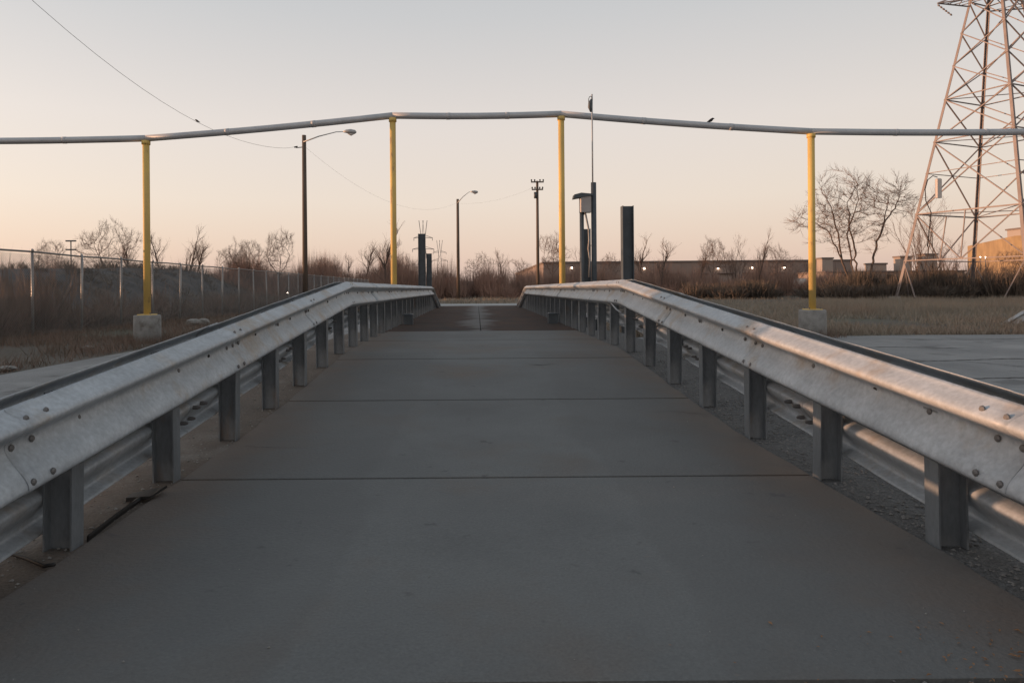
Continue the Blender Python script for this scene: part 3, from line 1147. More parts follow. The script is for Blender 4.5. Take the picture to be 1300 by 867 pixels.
def angle_leg(k):
    """a steel angle leg from footing to top, one bent piece"""
    b = MB()
    zs = [-0.1, 24.0, 33.0]
    out = Vector((math.cos(ANG[k]), math.sin(ANG[k]), 0))
    sid = Vector((-out.y, out.x, 0))
    d1 = (-out + sid).normalized()
    d2 = (-out - sid).normalized()
    for z in zs:
        w = 0.23 if z < 20 else 0.18
        c0 = corner(k, z)
        for v in (c0, c0 + d1 * w, c0 + d1 * w + d2 * 0.04, c0 + d1 * 0.04 + d2 * 0.04, c0 + d2 * w + d1 * 0.04, c0 + d2 * w):
            b.v.append(tuple(v))
    for j in range(2):
        for i in range(6):
            i2 = (i + 1) % 6
            b.f.append((j * 6 + i, j * 6 + i2, j * 6 + 6 + i2, j * 6 + 6 + i))
    return b
for k in range(4):
    lg = angle_leg(k).build('leg', M['pylon'], tower)
    c0 = corner(k, 0)
    MB().tube([c0 + Vector((0, 0, -0.2)), c0 + Vector((0, 0, 0.35))], 0.45, 12).build('footing', M['block'], lg)
LV = [0.0, 3.2, 6.9, 12.6, 15.9, 18.5, 21.0, 23.4, 25.5, 27.6, 29.7, 31.5, 33.0]
for k in range(4):
    for j in range(len(LV) - 1):
        z0, z1 = LV[j], LV[j + 1]
        A0, B0, A1, B1 = corner(k, z0), corner(k + 1, z0), corner(k, z1), corner(k + 1, z1)
        if j == 0:
            m1 = A1.lerp(B1, 0.22)
            m2 = A1.lerp(B1, 0.78)
            member('brace', A1, B1, 0.13, tower)
            member('brace', A1, corner(k, 0.3).lerp(B0, 0.17), 0.12, tower)
            member('brace', B1, corner(k + 1, 0.3).lerp(A0, 0.17), 0.12, tower)
        elif j == 1:
            mid = A0.lerp(B0, 0.5)
            member('brace', A1, mid, 0.13, tower)
            member('brace', B1, mid, 0.13, tower)
            member('brace', A1.lerp(B1, 0.5), mid, 0.11, tower)
            member('brace', A1, B1, 0.17, tower)
        else:
            w = 0.12 if j > 3 else 0.13
            member('brace', A0, B1, w, tower)
            member('brace', B0, A1, w, tower)
            if j in (2, 3, 6, 8, 10):
                member('brace', A1, B1, w, tower)
            if j == 2:
                # horizontal through the crossing
                wa, wb = (A0 - B0).length, (A1 - B1).length
                t = wa / (wa + wb)
                member('brace', A0.lerp(A1, t), B0.lerp(B1, t), 0.09, tower)
for j in (2, 3, 4):
    member('brace', corner(0, LV[j]), corner(2, LV[j]), 0.09, tower)
    member('brace', corner(1, LV[j]), corner(3, LV[j]), 0.09, tower)
# crossarms
ax = Vector((math.cos(R(185)), math.sin(R(185)), 0))
for z, ln in ((23.05, 4.75), (27.6, 6.2), (31.5, 4.6)):
    for s in (1, -1):
        tip = tc + ax * (s * ln) + Vector((0, 0, z - 0.15))
        near = sorted(range(4), key=lambda k: -(corner(k, z) - tc).dot(ax * s))[:2]
        for k in near:
            member('crossarm', corner(k, z), tip, 0.13, tower)
            member('crossarm', corner(k, z + 1.2), tip, 0.13, tower)
            for t in (0.3, 0.6):
                member('crossarm', corner(k, z).lerp(tip, t), corner(k, z + 1.2).lerp(tip, t - 0.2), 0.08, tower)
        a, c_ = corner(near[0], z), corner(near[1], z)
        for t in (0.25, 0.5, 0.75):
            member('crossarm', a.lerp(tip, t), c_.lerp(tip, t - 0.2), 0.08, tower)
        b = MB()
        ip = tip + Vector((0, 0, -0.1))
        q_ = ip - ax * s * 0.0
        dirn = Vector((0.75 * s * -ax.x * -1 * 1, 0.0, -0.62)).normalized() if False else (ax * (-s) * 0.8 + Vector((0, 0, -0.55))).normalized()
        n = 6
        for i in range(n):
            b.tube([ip + dirn * (0.24 * i), ip + dirn * (0.24 * i + 0.11), ip + dirn * (0.24 * i + 0.24)], [0.02, 0.08, 0.02], 8)
        b.build('insulator', M['pylon'], tower)
# antenna panel on the left leg
pa = at(1188, 239, TZ - 0.5)
b = MB()
b.cbox(pa.x - 0.2, pa.x + 0.24, pa.y - 0.42, pa.y - 0.15, pa.z - 0.8, pa.z + 0.7, 0.07)
b.build('antenna_panel', M['antenna'], tower)
b = MB()
b.tube([pa + Vector((0.0, -0.2, 0.8)), pa + Vector((-0.35, -0.2, 0.92)), pa + Vector((-0.75, -0.2, 0.6)), pa + Vector((-0.95, -0.2, -0.1)), pa + Vector((-0.9, -0.2, -1.0)), pa + Vector((-0.5, -0.2, -1.9)), pa + Vector((-0.75, -0.1, -4.5))],
       0.035, 6)
b.build('cable_loop', M['cable'], tower, True)

# far pylons
def far_pylon(u, vtop, Z, label):
    top = at(u, vtop, Z)
    h = top.z
    root = thing('far_pylon', (top.x, Z, 0), label, 'pylon', 'far pylons')
    def P(x, z):
        return Vector((top.x + x, Z, z))
    b = MB()
    bw, tw = h * 0.09, h * 0.022
    w = 0.0075 * h
    for s in (-1, 1):
        b.bar(P(s * bw, 0), P(s * tw, h * 0.72), w)
        b.bar(P(s * tw, h * 0.72), P(s * tw * 2.6, h), w)
        b.bar(P(s * tw, h * 0.72), P(-s * tw * 0.2, h), w * 0.7)
        for i in range(6):
            z0, z1 = h * 0.12 * i, h * 0.12 * (i + 1)
            x0, x1 = bw + (tw - bw) * i / 6, bw + (tw - bw) * (i + 1) / 6
            b.bar(P(s * x0, z0), P(-s * x1, z1), w * 0.5)
    b.build('mast', M['pylon_far'], root)
    for zf, ln in ((0.60, 0.15), (0.76, 0.13)):
        for s in (-1, 1):
            b = MB()
            b.bar(P(s * tw, h * zf), P(s * h * ln, h * (zf - 0.005)), w)
            b.bar(P(s * tw, h * (zf + 0.035)), P(s * h * ln, h * (zf - 0.005)), w * 0.7)
            b.bar(P(s * h * ln, h * zf), P(s * h * ln, h * (zf - 0.045)), w * 0.9)
            b.build('crossarm', M['pylon_far'], root)
far_pylon(537, 280, 400.0, 'far lattice pylon with wide arms above the left guardrail')
far_pylon(558, 305, 620.0, 'smaller, farther lattice pylon right of the other one')

# ------------------------------------------------------------------ warehouse and buildings behind the trees
def wall_light(x, y, z, parent):
    MB().cbox(x - 0.32, x + 0.32, y - 0.22, y, z + 0.12, z + 0.34, 0.04).build('wall_light', M['roof'], parent)
WZ = 166.0
wh = thing('warehouse', (48, WZ, 0), 'long low brown warehouse with wall lamps behind the bare trees', 'warehouse')
wx0, wx1, wy1, wzt = 15.7, 88.0, 285.0, 7.1
MB().box(wx0, wx1, WZ, wy1, -0.2, wzt).build('wall', M['wall'], wh)
MB().box(wx0 - 0.25, wx1 + 0.25, WZ - 0.25, wy1 + 0.25, wzt, wzt + 0.35).build('roof', M['roof'], wh)
x = wx0 + 2.5
while x < wx1 - 1:
    MB().box(x - 0.12, x + 0.12, WZ - 0.10, WZ, 0, wzt).build('pilaster', M['wall'], wh)
    x += 6.0
y = WZ + 6
while y < wy1:
    MB().box(wx0 - 0.10, wx0, y - 0.15, y + 0.15, 0, wzt).build('pilaster', M['wall'], wh)
    y += 9.0
for i, x in enumerate([22.2, 28.2, 46.2, 52.2, 58.2, 64.2, 70.2, 76.2]):
    d = MB().box(x - 1.6, x + 1.6, WZ - 0.06, WZ + 0.02, 0.9, 4.2).build('dock_door', M['door'], wh)
    MB().box(x - 1.75, x + 1.75, WZ - 0.9, WZ, 4.35, 4.5).build('canopy', M['roof'], wh)
def lamp_on(u, v):
    p = at(u, v, WZ - 0.3)
    r = MB().cbox(p.x - 0.4, p.x + 0.4, WZ - 0.4, WZ - 0.001, p.z + 0.16, p.z + 0.42, 0.05).build('wall_lamp', M['roof'], wh)
    MB().tube([(p.x, WZ - 0.24, p.z + 0.17), (p.x, WZ - 0.26, p.z), (p.x, WZ - 0.24, p.z - 0.18)], [0.18, 0.22, 0.1], 10).build('lens', M['lit'], r, True)
for u, v in ((726, 340), (818, 341), (912, 341), (955, 340), (996, 340)):
    lamp_on(u, v)
b = MB()
for i, (u, v) in enumerate(((679, 344),)):
    p = at(u, v, 180)
    lm = MB().cbox(wx0 - 0.4, wx0 - 0.001, 179.6, 180.4, p.z + 0.16, p.z + 0.42, 0.05).build('wall_lamp', M['roof'], wh)
    MB().tube([(wx0 - 0.25, 180, p.z + 0.17), (wx0 - 0.27, 180, p.z), (wx0 - 0.25, 180, p.z - 0.18)], [0.18, 0.22, 0.1], 10).build('lens', M['lit'], lm, True)

# small far lamps on their own posts
def post_lamp(u, v, Z, label):
    p = at(u, v, Z)
    r = thing('post_lamp', (p.x, Z, 0), label, 'lamp', 'small lit lamps')
    MB().tube([(p.x, Z, -0.05), (p.x, Z, p.z - 0.15)], [0.06, 0.05], 8).build('pole', M['dark_steel'], r, True)
    s = Z / 900 * (1.2 if Z < 70 else 1.7)
    MB().tube([(p.x, Z, p.z - s * 0.6), (p.x, Z, p.z), (p.x, Z, p.z + s * 0.6)], [s * 0.35, s * 0.6, s * 0.3], 8).build('globe', M['lit'], r, True)
post_lamp(883, 353.5, 120, 'single low lit lamp in front of the warehouse, below the row of wall lamps')
post_lamp(338.5, 372.5, 64, 'left one of two tiny lit lamps seen through the left fence')
post_lamp(365, 371.8, 64, 'right one of two tiny lit lamps seen through the left fence')
post_lamp(1244.5, 327, 105, 'left one of two lit lamps before the golden building at far right')
post_lamp(1251, 327, 105, 'right one of two lit lamps before the golden building at far right')

# plant buildings to the right
ph = thing('plant_building', (70, 150, 0), 'low brown plant building with square stacks left of the pylon', 'building')
x0, x1 = at(1048, 340, 150).x, at(1225, 340, 150).x
MB().box(x0, x1, 150, 164, -0.2, at(1100, 346, 150).z).build('wall', M['wall'], ph)
MB().box(x0 - 0.2, x1 + 0.2, 149.8, 164.2, at(1100, 346, 150).z, at(1100, 344, 150).z).build('roof', M['roof'], ph)
for (ua, ub, v) in ((1042, 1056, 327), (1141, 1156, 325), (1172, 1188, 322), (1104, 1124, 334)):
    a, c_ = at(ua, v, 152), at(ub, v, 152)
    st = MB().cbox(a.x, c_.x, 151.5, 154, 2.5, a.z, 0.08).build('stack', M['unit'], ph)
    MB().box(a.x - 0.15, c_.x + 0.15, 151.35, 154.15, a.z - 0.35, a.z - 0.02).build('cap', M['roof'], st)
for u in (1075, 1092, 1130, 1165, 1200):
    a = at(u, 362, 150)
    w_ = MB().box(a.x - 0.7, a.x + 0.7, 149.93, 150.02, a.z + 0.8, a.z + 2.2).build('window', M['glass'], ph)
gb = thing('golden_building', (95, 118, 0), 'sunlit golden building with a rooftop unit at the right edge', 'building')
a, c_ = at(1253, 303, 118), at(1330, 303, 118)
b = MB()
b.v += [(a.x, 122, -0.2), (c_.x + 4, 118, -0.2), (c_.x + 4, 140, -0.2), (a.x + 6, 140, -0.2),
        (a.x, 122, a.z), (c_.x + 4, 118, a.z), (c_.x + 4, 140, a.z), (a.x + 6, 140, a.z)]
b = MB()
pl = [(a.x, 112.0), (a.x + 2, 108.0), (a.x + 22, 108.0), (a.x + 22, 140.0), (a.x + 12, 140.0)]
nn = len(pl)
for z in (-0.2, a.z):
    b.v += [(x, y, z) for x, y in pl]
for i in range(nn):
    j = (i + 1) % nn
    b.f.append((i, j, nn + j, nn + i))
b.f.append(tuple(nn + i for i in range(nn)))
b.build('wall', M['wall2'], gb)
d0, d1 = at(1284, 290, 116), at(1297, 290, 116)
MB().cbox(d0.x, d1.x, 114, 117, a.z - 0.2, d0.z, 0.08).build('rooftop_unit', M['unit'], gb)
MB().box(d0.x - 0.15, d1.x + 0.15, 113.8, 117.2, d0.z - 0.3, d0.z - 0.05).build('unit_cap', M['roof'], gb)
MB().box(a.x + 1.9, a.x + 22.2, 107.85, 108.0, a.z - 0.7, a.z + 0.15).build('fascia', M['roof'], gb)

# parked trailers between brush and warehouse
def trailer(u, Z, L, label):
    p = at(u, 360, Z)
    r = thing('semi_trailer', (p.x, Z, 0), label, 'trailer', 'parked white trailers')
    MB().cbox(p.x - L / 2, p.x + L / 2, Z - 1.25, Z + 1.25, 1.0, 2.9, 0.06).build('box', M['white'], r)
    MB().box(p.x - L / 2, p.x + L / 2, Z - 1.0, Z + 1.0, 0.8, 0.99).build('chassis', M['roof'], r)
    for dx in (L / 2 - 1.0, L / 2 - 2.2):
        w_ = MB().tube([(p.x + dx, Z - 1.2, 0.5), (p.x + dx, Z + 1.2, 0.5)], 0.5, 14).build('wheel', M['tyre'], r)
    MB().box(p.x - L / 2 + 1.6, p.x - L / 2 + 1.75, Z - 0.8, Z + 0.8, 0.0, 0.8).build('landing_leg', M['roof'], r)
trailer(955, 150, 4.6, 'white box trailer parked before the warehouse under its brightest lamp')
trailer(1003, 150, 6.0, 'white box trailer parked before the right end of the warehouse')
trailer(597, 150, 4.5, 'white box trailer glimpsed through the brush at the far end of the lane')

# ------------------------------------------------------------------ bare trees
def make_tree(seed, kind):
    """returns (trunk MB, crown MB) of a leafless tree of height about 10"""
    rnd = random.Random(seed)
    T, C = MB(), MB()
    def grow(p, d, length, r, depth, maxd):
        n = 5 if depth < 2 else (4 if depth < 3 else 3)
        pts, rads = [p.copy()], [r]
        q, dd = p.copy(), d.copy()
        taper = 0.45 if depth else 0.5
        for i in range(n):
            w = 0.10 if depth == 0 else 0.20
            dd = (dd + Vector((rnd.gauss(0, w), rnd.gauss(0, w), rnd.gauss(0, w * 0.6) + (0.05 if depth else 0.0) + lift * (depth > 0)))).normalized()
            q = q + dd * (length / n)
            pts.append(q.copy())
            rads.append(max(r * (1 - (1 - taper) * (i + 1) / n), 0.007))
        sides = 8 if depth == 0 else (6 if depth == 1 else (4 if depth == 2 else 3))
        (T if depth < 2 else C).tube(pts, rads, sides, depth < 2)
        if depth >= maxd:
            return
        k = kids[min(depth, len(kids) - 1)]
        k = max(2, int(k * rnd.uniform(0.8, 1.25)))
        for i in range(k):
            t = rnd.uniform(start[min(depth, len(start) - 1)], 1.0) if i else 1.0
            f = t * n
            a = min(int(f), n - 1)
            base = pts[a].lerp(pts[a + 1], f - a)
            dirr = (pts[a + 1] - pts[a]).normalized()
            ang = rnd.uniform(*spread[min(depth, len(spread) - 1)]) * (0.55 if i == 0 else 1)
            ax_ = dirr.cross(Vector((rnd.gauss(0, 1), rnd.gauss(0, 1), rnd.gauss(0, 1))))
            if ax_.length < 1e-3:
                continue
            nd = Quaternion(ax_.normalized(), ang) @ dirr
            rr = rads[a] * rnd.uniform(0.42, 0.62) if i else rads[-1] * 0.92
            ll = length * rnd.uniform(*ratio[min(depth, len(ratio) - 1)]) * (1.0 - 0.35 * (t - 0.5) * (depth == 0))
            grow(base, nd, ll, max(rr, 0.008), depth + 1, maxd)
    lift = 0.05
    if kind == 'broad':
        kids, start, spread, ratio = [7, 6, 6, 6, 5], [0.35, 0.25, 0.2, 0.2], [(0.45, 0.95), (0.35, 0.85), (0.35, 0.9), (0.3, 0.9)], [(0.85, 1.25), (0.42, 0.66), (0.42, 0.62), (0.4, 0.6)]
        grow(Vector((0, 0, -0.15)), Vector((0, 0, 1)), 3.6, 0.17, 0, 4)
    elif kind == 'multi':
        kids, start, spread, ratio = [6, 7, 6, 6, 4], [0.35, 0.25, 0.25, 0.2], [(0.3, 0.7), (0.3, 0.8), (0.35, 0.9), (0.3, 0.9)], [(0.55, 0.85), (0.36, 0.58), (0.42, 0.62), (0.4, 0.6)]
        for ang, lean, ll in ((0.3, 0.16, 5.0), (3.0, 0.60, 4.4), (3.5, 0.28, 5.0), (6.1, 0.46, 5.0)):
            grow(Vector((0.30 * math.cos(ang), 0.25 * math.sin(ang), -0.15)), Vector((math.sin(lean) * math.cos(ang), math.sin(lean) * math.sin(ang) * 0.6, math.cos(lean))), ll, 0.15, 0, 4)
    elif kind == 'slim':
        lift = 0.10
        kids, start, spread, ratio = [15, 6, 5, 4], [0.22, 0.25, 0.2], [(0.3, 0.65), (0.3, 0.7), (0.3, 0.8)], [(0.18, 0.34), (0.45, 0.7), (0.45, 0.7)]
        grow(Vector((0, 0, -0.15)), Vector((0, 0, 1)), 8.4, 0.15, 0, 3)
    elif kind == 'sapling':
        lift = 0.08
        kids, start, spread, ratio = [8, 5, 4], [0.3, 0.25, 0.2], [(0.2, 0.5), (0.25, 0.6), (0.3, 0.7)], [(0.25, 0.42), (0.4, 0.6), (0.4, 0.6)]
        for i in range(8):
            an = i * 0.8 + rnd.uniform(-0.3, 0.3)
            ln = rnd.uniform(0.05, 0.30)
            rr = rnd.uniform(0.1, 0.9)
            grow(Vector((rr * math.cos(an), rr * math.sin(an), -0.1)), Vector((math.sin(ln) * math.cos(an), math.sin(ln) * math.sin(an), math.cos(ln))),
                 rnd.uniform(5.0, 8.5), 0.06, 0, 3)
    return T, C

def colonise(seed, stems, blobs, n_attr, step=0.30, infl=2.4, kill=0.46, r_tip=0.0095, expo=0.485):
    rnd = random.Random(seed)
    nodes, par = [], []
    for st in stems:
        st = [Vector(p) for p in st]
        last = -1
        if nodes:
            d, k = min(((nodes[i] - st[0]).length, i) for i in range(len(nodes)))
            if d < 0.5:
                last = k
        if last < 0:
            nodes.append(st[0])
            par.append(-1)
            last = len(nodes) - 1
        for a, b_ in zip(st, st[1:]):
            m = max(1, int((b_ - a).length / step))
            for i in range(1, m + 1):
                nodes.append(a.lerp(b_, i / m) + Vector((rnd.gauss(0, 0.035), rnd.gauss(0, 0.035), 0)))
                par.append(last)
                last = len(nodes) - 1
    att = []
    while len(att) < n_attr:
        c, r = rnd.choice(blobs)
        v = Vector((rnd.uniform(-1, 1), rnd.uniform(-1, 1), rnd.uniform(-1, 1)))
        if v.length > 1 or (v.length < 0.55 and rnd.random() < 0.5):
            continue
        p = Vector((c[0] + v.x * r[0], c[1] + v.y * r[1], c[2] + v.z * r[2]))
        if noise.noise(p * 0.5 + Vector((seed, 0, 0))) < -0.05:
            continue
        att.append(p)
    for it in range(60):
        kd = KDTree(len(nodes))
        for i, p in enumerate(nodes):
            kd.insert(p, i)
        kd.balance()
        acc = {}
        for p in att:
            co, k, d = kd.find(p)
            if d < infl:
                acc[k] = acc.get(k, Vector((0, 0, 0))) + (p - co).normalized()
        if not acc:
            break
        new = []
        for k, v in acc.items():
            v = v.normalized() + Vector((rnd.gauss(0, 0.12), rnd.gauss(0, 0.12), rnd.gauss(0.14, 0.12)))
            q = nodes[k] + v.normalized() * step
            if kd.find(q)[2] < step * 0.45:
                continue
            new.append((q, k))
        if not new:
            break
        kn = KDTree(len(new))
        for i, (q, k) in enumerate(new):
            nodes.append(q)
            par.append(k)
            kn.insert(q, i)
        kn.balance()
        att = [p for p in att if kn.find(p)[2] > kill]
    n = len(nodes)
    kids = [[] for _ in range(n)]
    for i, p in enumerate(par):
        if p >= 0:
            kids[p].append(i)
    tips = [0] * n
    for i in reversed(range(n)):
        tips[i] = max(1, sum(tips[k] for k in kids[i]))
    rad_ = [r_tip * t ** expo for t in tips]
    T, C = MB(), MB()
    stack = [(i, None) for i in range(n) if par[i] < 0]
    while stack:
        i, p = stack.pop()
        chain = ([p] if p is not None else []) + [i]
        while kids[chain[-1]]:
            ks = sorted(kids[chain[-1]], key=lambda k: -tips[k])
            for k in ks[1:]:
                stack.append((k, chain[-1]))
            chain.append(ks[0])
        big = [k for k in chain if rad_[k] > 0.045]
        cut = len(big)
        rs = [rad_[k] for k in chain]
        if p is not None and len(rs) > 1:
            rs[0] = rs[1]
        if cut > 1:
            T.tube([nodes[k] for k in chain[:cut + 1]], rs[:cut + 1], 6, False)
        rest = chain[max(0, cut - 1 if cut > 1 else 0):]
        if len(rest) > 1:
            C.tube([nodes[k] for k in rest], [min(x, 0.05) for x in rs[-len(rest):]], 3, False)
    for i in range(n):
        if rad_[i] < 0.028 and nodes[i].z > 1.5:
            d0 = (nodes[i] - nodes[par[i]]).normalized() if par[i] >= 0 else Vector((0, 0, 1))
            for t in range(5 if rad_[i] < 0.014 else 3):
                d = (d0 + Vector((rnd.gauss(0, 0.5), rnd.gauss(0, 0.5), rnd.gauss(0.35, 0.4)))).normalized()
                a = nodes[i]
                m = a + d * rnd.uniform(0.2, 0.45)
                e = m + (d + Vector((rnd.gauss(0, 0.25), rnd.gauss(0, 0.25), 0.2))).normalized() * rnd.uniform(0.15, 0.45)
                C.tube([a, m, e], [0.008, 0.0065, 0.004], 3, False)
    return T, C

def norm_tree(seed, kind):
    if kind == 'multi':
        stems = [[(-0.35, 0, -0.2), (-0.42, 0.1, 1.5), (-0.97, 0.2, 3.05), (-1.1, 0.3, 5.0), (-1.67, 0.2, 6.7), (-2.1, 0.1, 7.6)],
                 [(-0.97, 0.2, 3.05), (-2.2, -0.3, 5.0), (-3.3, -0.5, 5.7)],
                 [(0.0, 0.15, -0.2), (0.0, -0.2, 1.7), (-0.4, -0.6, 3.9), (-0.97, -0.9, 5.1), (-1.25, -1.1, 7.2), (-0.97, -1.3, 8.05)],
                 [(0.4, 0.1, -0.2), (0.35, 0.4, 0.8), (0.28, 0.8, 3.0), (0.14, 1.1, 5.0), (0.55, 1.2, 6.0), (0.83, 1.1, 7.1)],
                 [(0.9, -0.1, -0.2), (1.25, -0.1, 2.2), (1.6, -0.2, 4.0), (2.15, -0.3, 5.7), (2.5, -0.4, 7.8)],
                 [(2.15, -0.3, 5.7), (3.3, 0.1, 6.9), (4.0, 0.3, 8.2)]]
        T, C = colonise(seed, stems, [((-1.3, 0, 7.3), (2.4, 2.6, 2.7)), ((-3.2, 0, 5.6), (1.9, 1.8, 1.7)), ((2.5, 0, 7.7), (2.2, 2.0, 2.3)), ((0.6, 0.6, 6.8), (1.6, 2.0, 2.2)), ((3.6, 0.2, 7.6), (1.4, 1.6, 1.8)), ((0, 0, 5.4), (3.0, 2.2, 2.2)), ((1.3, 0, 8.3), (1.6, 1.6, 1.6))], 2700)
    elif kind == 'broad':
        rnd = random.Random(seed)
        stems = [[(0, 0, -0.2), (rnd.uniform(-0.15, 0.15), 0, 1.4), (rnd.uniform(-0.3, 0.3), rnd.uniform(-0.3, 0.3), 3.2), (rnd.uniform(-0.5, 0.5), 0, 5.0)]]
        for t in range(3):
            a = t * 2.1 + rnd.uniform(-0.5, 0.5)
            stems.append([stems[0][2], (1.2 * math.cos(a), 1.2 * math.sin(a), 4.6), (1.9 * math.cos(a), 1.9 * math.sin(a), 6.0)])
        T, C = colonise(seed, stems, [((rnd.uniform(-2.2, 2.2), rnd.uniform(-1.6, 1.6), rnd.uniform(4.8, 8.0)), (rnd.uniform(1.2, 2.0), rnd.uniform(1.2, 2.0), rnd.uniform(1.3, 2.2))) for _ in range(7)] + [((0, 0, 6.4), (2.4, 2.4, 3.2))], 1300)
    else:
        T, C = make_tree(seed, kind)
    zmax = max(v[2] for v in C.v)
    s = 10.0 / zmax
    T.v = [(x * s, y * s, z * s) for x, y, z in T.v]
    C.v = [(x * s, y * s, z * s) for x, y, z in C.v]
    tm, cm = T.mesh('trunk', True), C.mesh('crown')
    tm.materials.append(M['bark'])
    cm.materials.append(M['twig'])
    return tm, cm

VAR = {'broad': [norm_tree(11, 'broad'), norm_tree(12, 'broad'), norm_tree(17, 'broad')],
       'multi': [norm_tree(21, 'multi')],
       'slim': [norm_tree(31, 'slim'), norm_tree(32, 'slim'), norm_tree(37, 'slim')],
       'sapling': [norm_tree(41, 'sapling'), norm_tree(43, 'sapling')]}

def tree(u, vtop, Z, kind, var, label, rot=0.0, wide=1.0, group='bare trees along the skyline'):
    p = at(u, vtop, Z)
    s = p.z / 10.0
    r = thing('bare_tree', (p.x, Z, 0), label, 'tree', group)
    r.scale = (s * wide, s * wide, s)
    r.rotation_euler = (0, 0, rot)
    tm, cm = VAR[kind][var]
    for nm, me in (('trunk', tm), ('crown', cm)):
        o = bpy.data.objects.new(nm, me)
        col.objects.link(o)
        o.parent = r

tree(1084, 206, 70, 'multi', 0, 'largest bare tree, many-stemmed, right of the rightmost yellow post', 0.1, 1.02)
tree(1168, 238, 62, 'sapling', 0, 'clump of thin tall saplings right by the pylon left leg', 0.6, 1.0)
tree(138, 272, 88, 'broad', 0, 'broad bare tree above the fence just left of the leftmost yellow post', 0.5)
tree(164, 298, 92, 'slim', 2, 'small bare tree between the broad tree and the leftmost yellow post', 1.5)
tree(60, 300, 95, 'broad', 1, 'low faint bare tree behind the fence at far left', 2.0)
tree(206, 287, 90, 'slim', 0, 'narrow bare tree just right of the leftmost yellow post', 2.2)
tree(232, 281, 86, 'slim', 1, 'taller narrow bare tree second right of the leftmost yellow post', 0.7)
tree(246, 296, 92, 'slim', 2, 'narrow bare tree third right of the leftmost yellow post', 3.9)
tree(290, 312, 92, 'broad', 1, 'low bare tree midway between leftmost yellow post and near lamp pole', 1.1)
tree(314, 298, 90, 'broad', 2, 'bare tree just left of the rounded one by the near lamp pole', 2.9)
tree(354, 285, 86, 'broad', 1, 'rounded dense bare tree just left of the near lamp pole', 4.0, 0.85)
tree(412, 322, 96, 'broad', 2, 'low bare tree just right of the near lamp pole', 0.2)
tree(440, 318, 98, 'slim', 0, 'low narrow bare tree midway between near lamp pole and second yellow post', 0.9)
tree(462, 303, 95, 'slim', 2, 'bare tree a little left of the second yellow post', 2.4)
tree(488, 280, 93, 'slim', 1, 'tall narrow bare tree directly behind the second yellow post', 5.1, 1.2)
tree(514, 318, 100, 'broad', 0, 'low bare tree between second yellow post and dark steel posts', 3.3)
tree(611, 317, 105, 'broad', 0, 'bare tree just right of the far lamp pole', 0.4)
tree(640, 312, 100, 'slim', 0, 'bare tree left of the crossarm pole beyond the lane end', 1.7)
tree(660, 325, 110, 'broad', 1, 'low bare tree before the lit end of the warehouse', 5.4)
tree(702, 290, 100, 'broad', 2, 'bare tree between crossarm pole and third yellow post', 1.2, 0.8)
tree(731, 300, 98, 'slim', 2, 'bare tree just right of the third yellow post', 2.6)
tree(774, 318, 105, 'broad', 0, 'low bare tree left of the wide dark steel post', 3.7)
tree(815, 296, 98, 'slim', 1, 'first bare tree right of the wide dark steel post', 4.4, 1.1)
tree(838, 298, 92, 'slim', 0, 'second bare tree right of the wide dark steel post', 0.1, 1.1)
tree(886, 312, 96, 'slim', 2, 'short bare tree before the middle of the warehouse', 3.0)
tree(906, 296, 94, 'broad', 2, 'bare tree left of the two tall ones before the warehouse', 2.0, 0.75)
tree(934, 294, 96, 'sapling', 1, 'sprawling bare tree clump left of the tallest thin tree at the warehouse', 1.0)
tree(960, 286, 88, 'slim', 1, 'tallest thin bare tree before the warehouse', 5.9, 0.75)
tree(986, 306, 98, 'broad', 1, 'faint bare tree left of the rightmost yellow post', 4.9, 0.8)
tree(1012, 322, 100, 'broad', 0, 'low bare tree immediately left of the rightmost yellow post', 2.2)
tree(1204, 300, 76, 'sapling', 1, 'low thin saplings inside the foot of the pylon', 2.5, 1.2)
tree(1262, 322, 72, 'sapling', 0, 'low spreading saplings before the golden building', 3.5, 1.9)
tree(1288, 312, 80, 'broad', 2, 'small bare tree at the right edge under the golden building', 0.6, 1.1)

# ------------------------------------------------------------------ brush, grass, weeds (uncountable)
def twig_mass(name, mat, label, spots, seed, per=60, w=0.035):
    rnd = random.Random(seed)
    b = MB()
    for (x, y, h, sp) in spots:
        for i in range(per):
            a = rnd.uniform(0, 6.283)
            l = rnd.uniform(0, 0.8) ** 1.0
            rr = rnd.uniform(0, sp * 0.5)
            bx, by = x + rr * math.cos(a), y + rr * math.sin(a)
            hh = h * rnd.uniform(0.45, 1.0)
            tx, ty = bx + math.cos(a) * l * sp * 0.7, by + math.sin(a) * l * sp * 0.7
            z0 = rnd.uniform(-0.05, 0.35) * hh
            px, py = rnd.uniform(-1, 1), rnd.uniform(-1, 1)
            q = math.hypot(px, py) or 1
            ww = w * rnd.uniform(0.6, 1.5)
            px, py = px / q * ww, py / q * ww
            mx, my, mz = (bx + tx) / 2 + rnd.gauss(0, 0.12), (by + ty) / 2 + rnd.gauss(0, 0.12), (z0 + hh) / 2
            n = len(b.v)
            b.v += [(bx - px, by - py, z0), (bx + px, by + py, z0), (mx + px * 0.7, my + py * 0.7, mz), (mx - px * 0.7, my - py * 0.7, mz), (tx, ty, hh)]
            b.f += [(n, n + 1, n + 2, n + 3), (n + 3, n + 2, n + 4)]
            # a side twig
            n = len(b.v)
            sx, sy = mx + rnd.gauss(0, 0.3) * sp * 0.4, my + rnd.gauss(0, 0.3) * sp * 0.4
            b.v += [(mx - px * 0.5, my - py * 0.5, mz), (mx + px * 0.5, my + py * 0.5, mz), (sx, sy, mz + hh * rnd.uniform(0.1, 0.4))]
            b.f.append((n, n + 1, n + 2))
    return tag(b.build(name, mat), label, 'brush', kind='stuff')

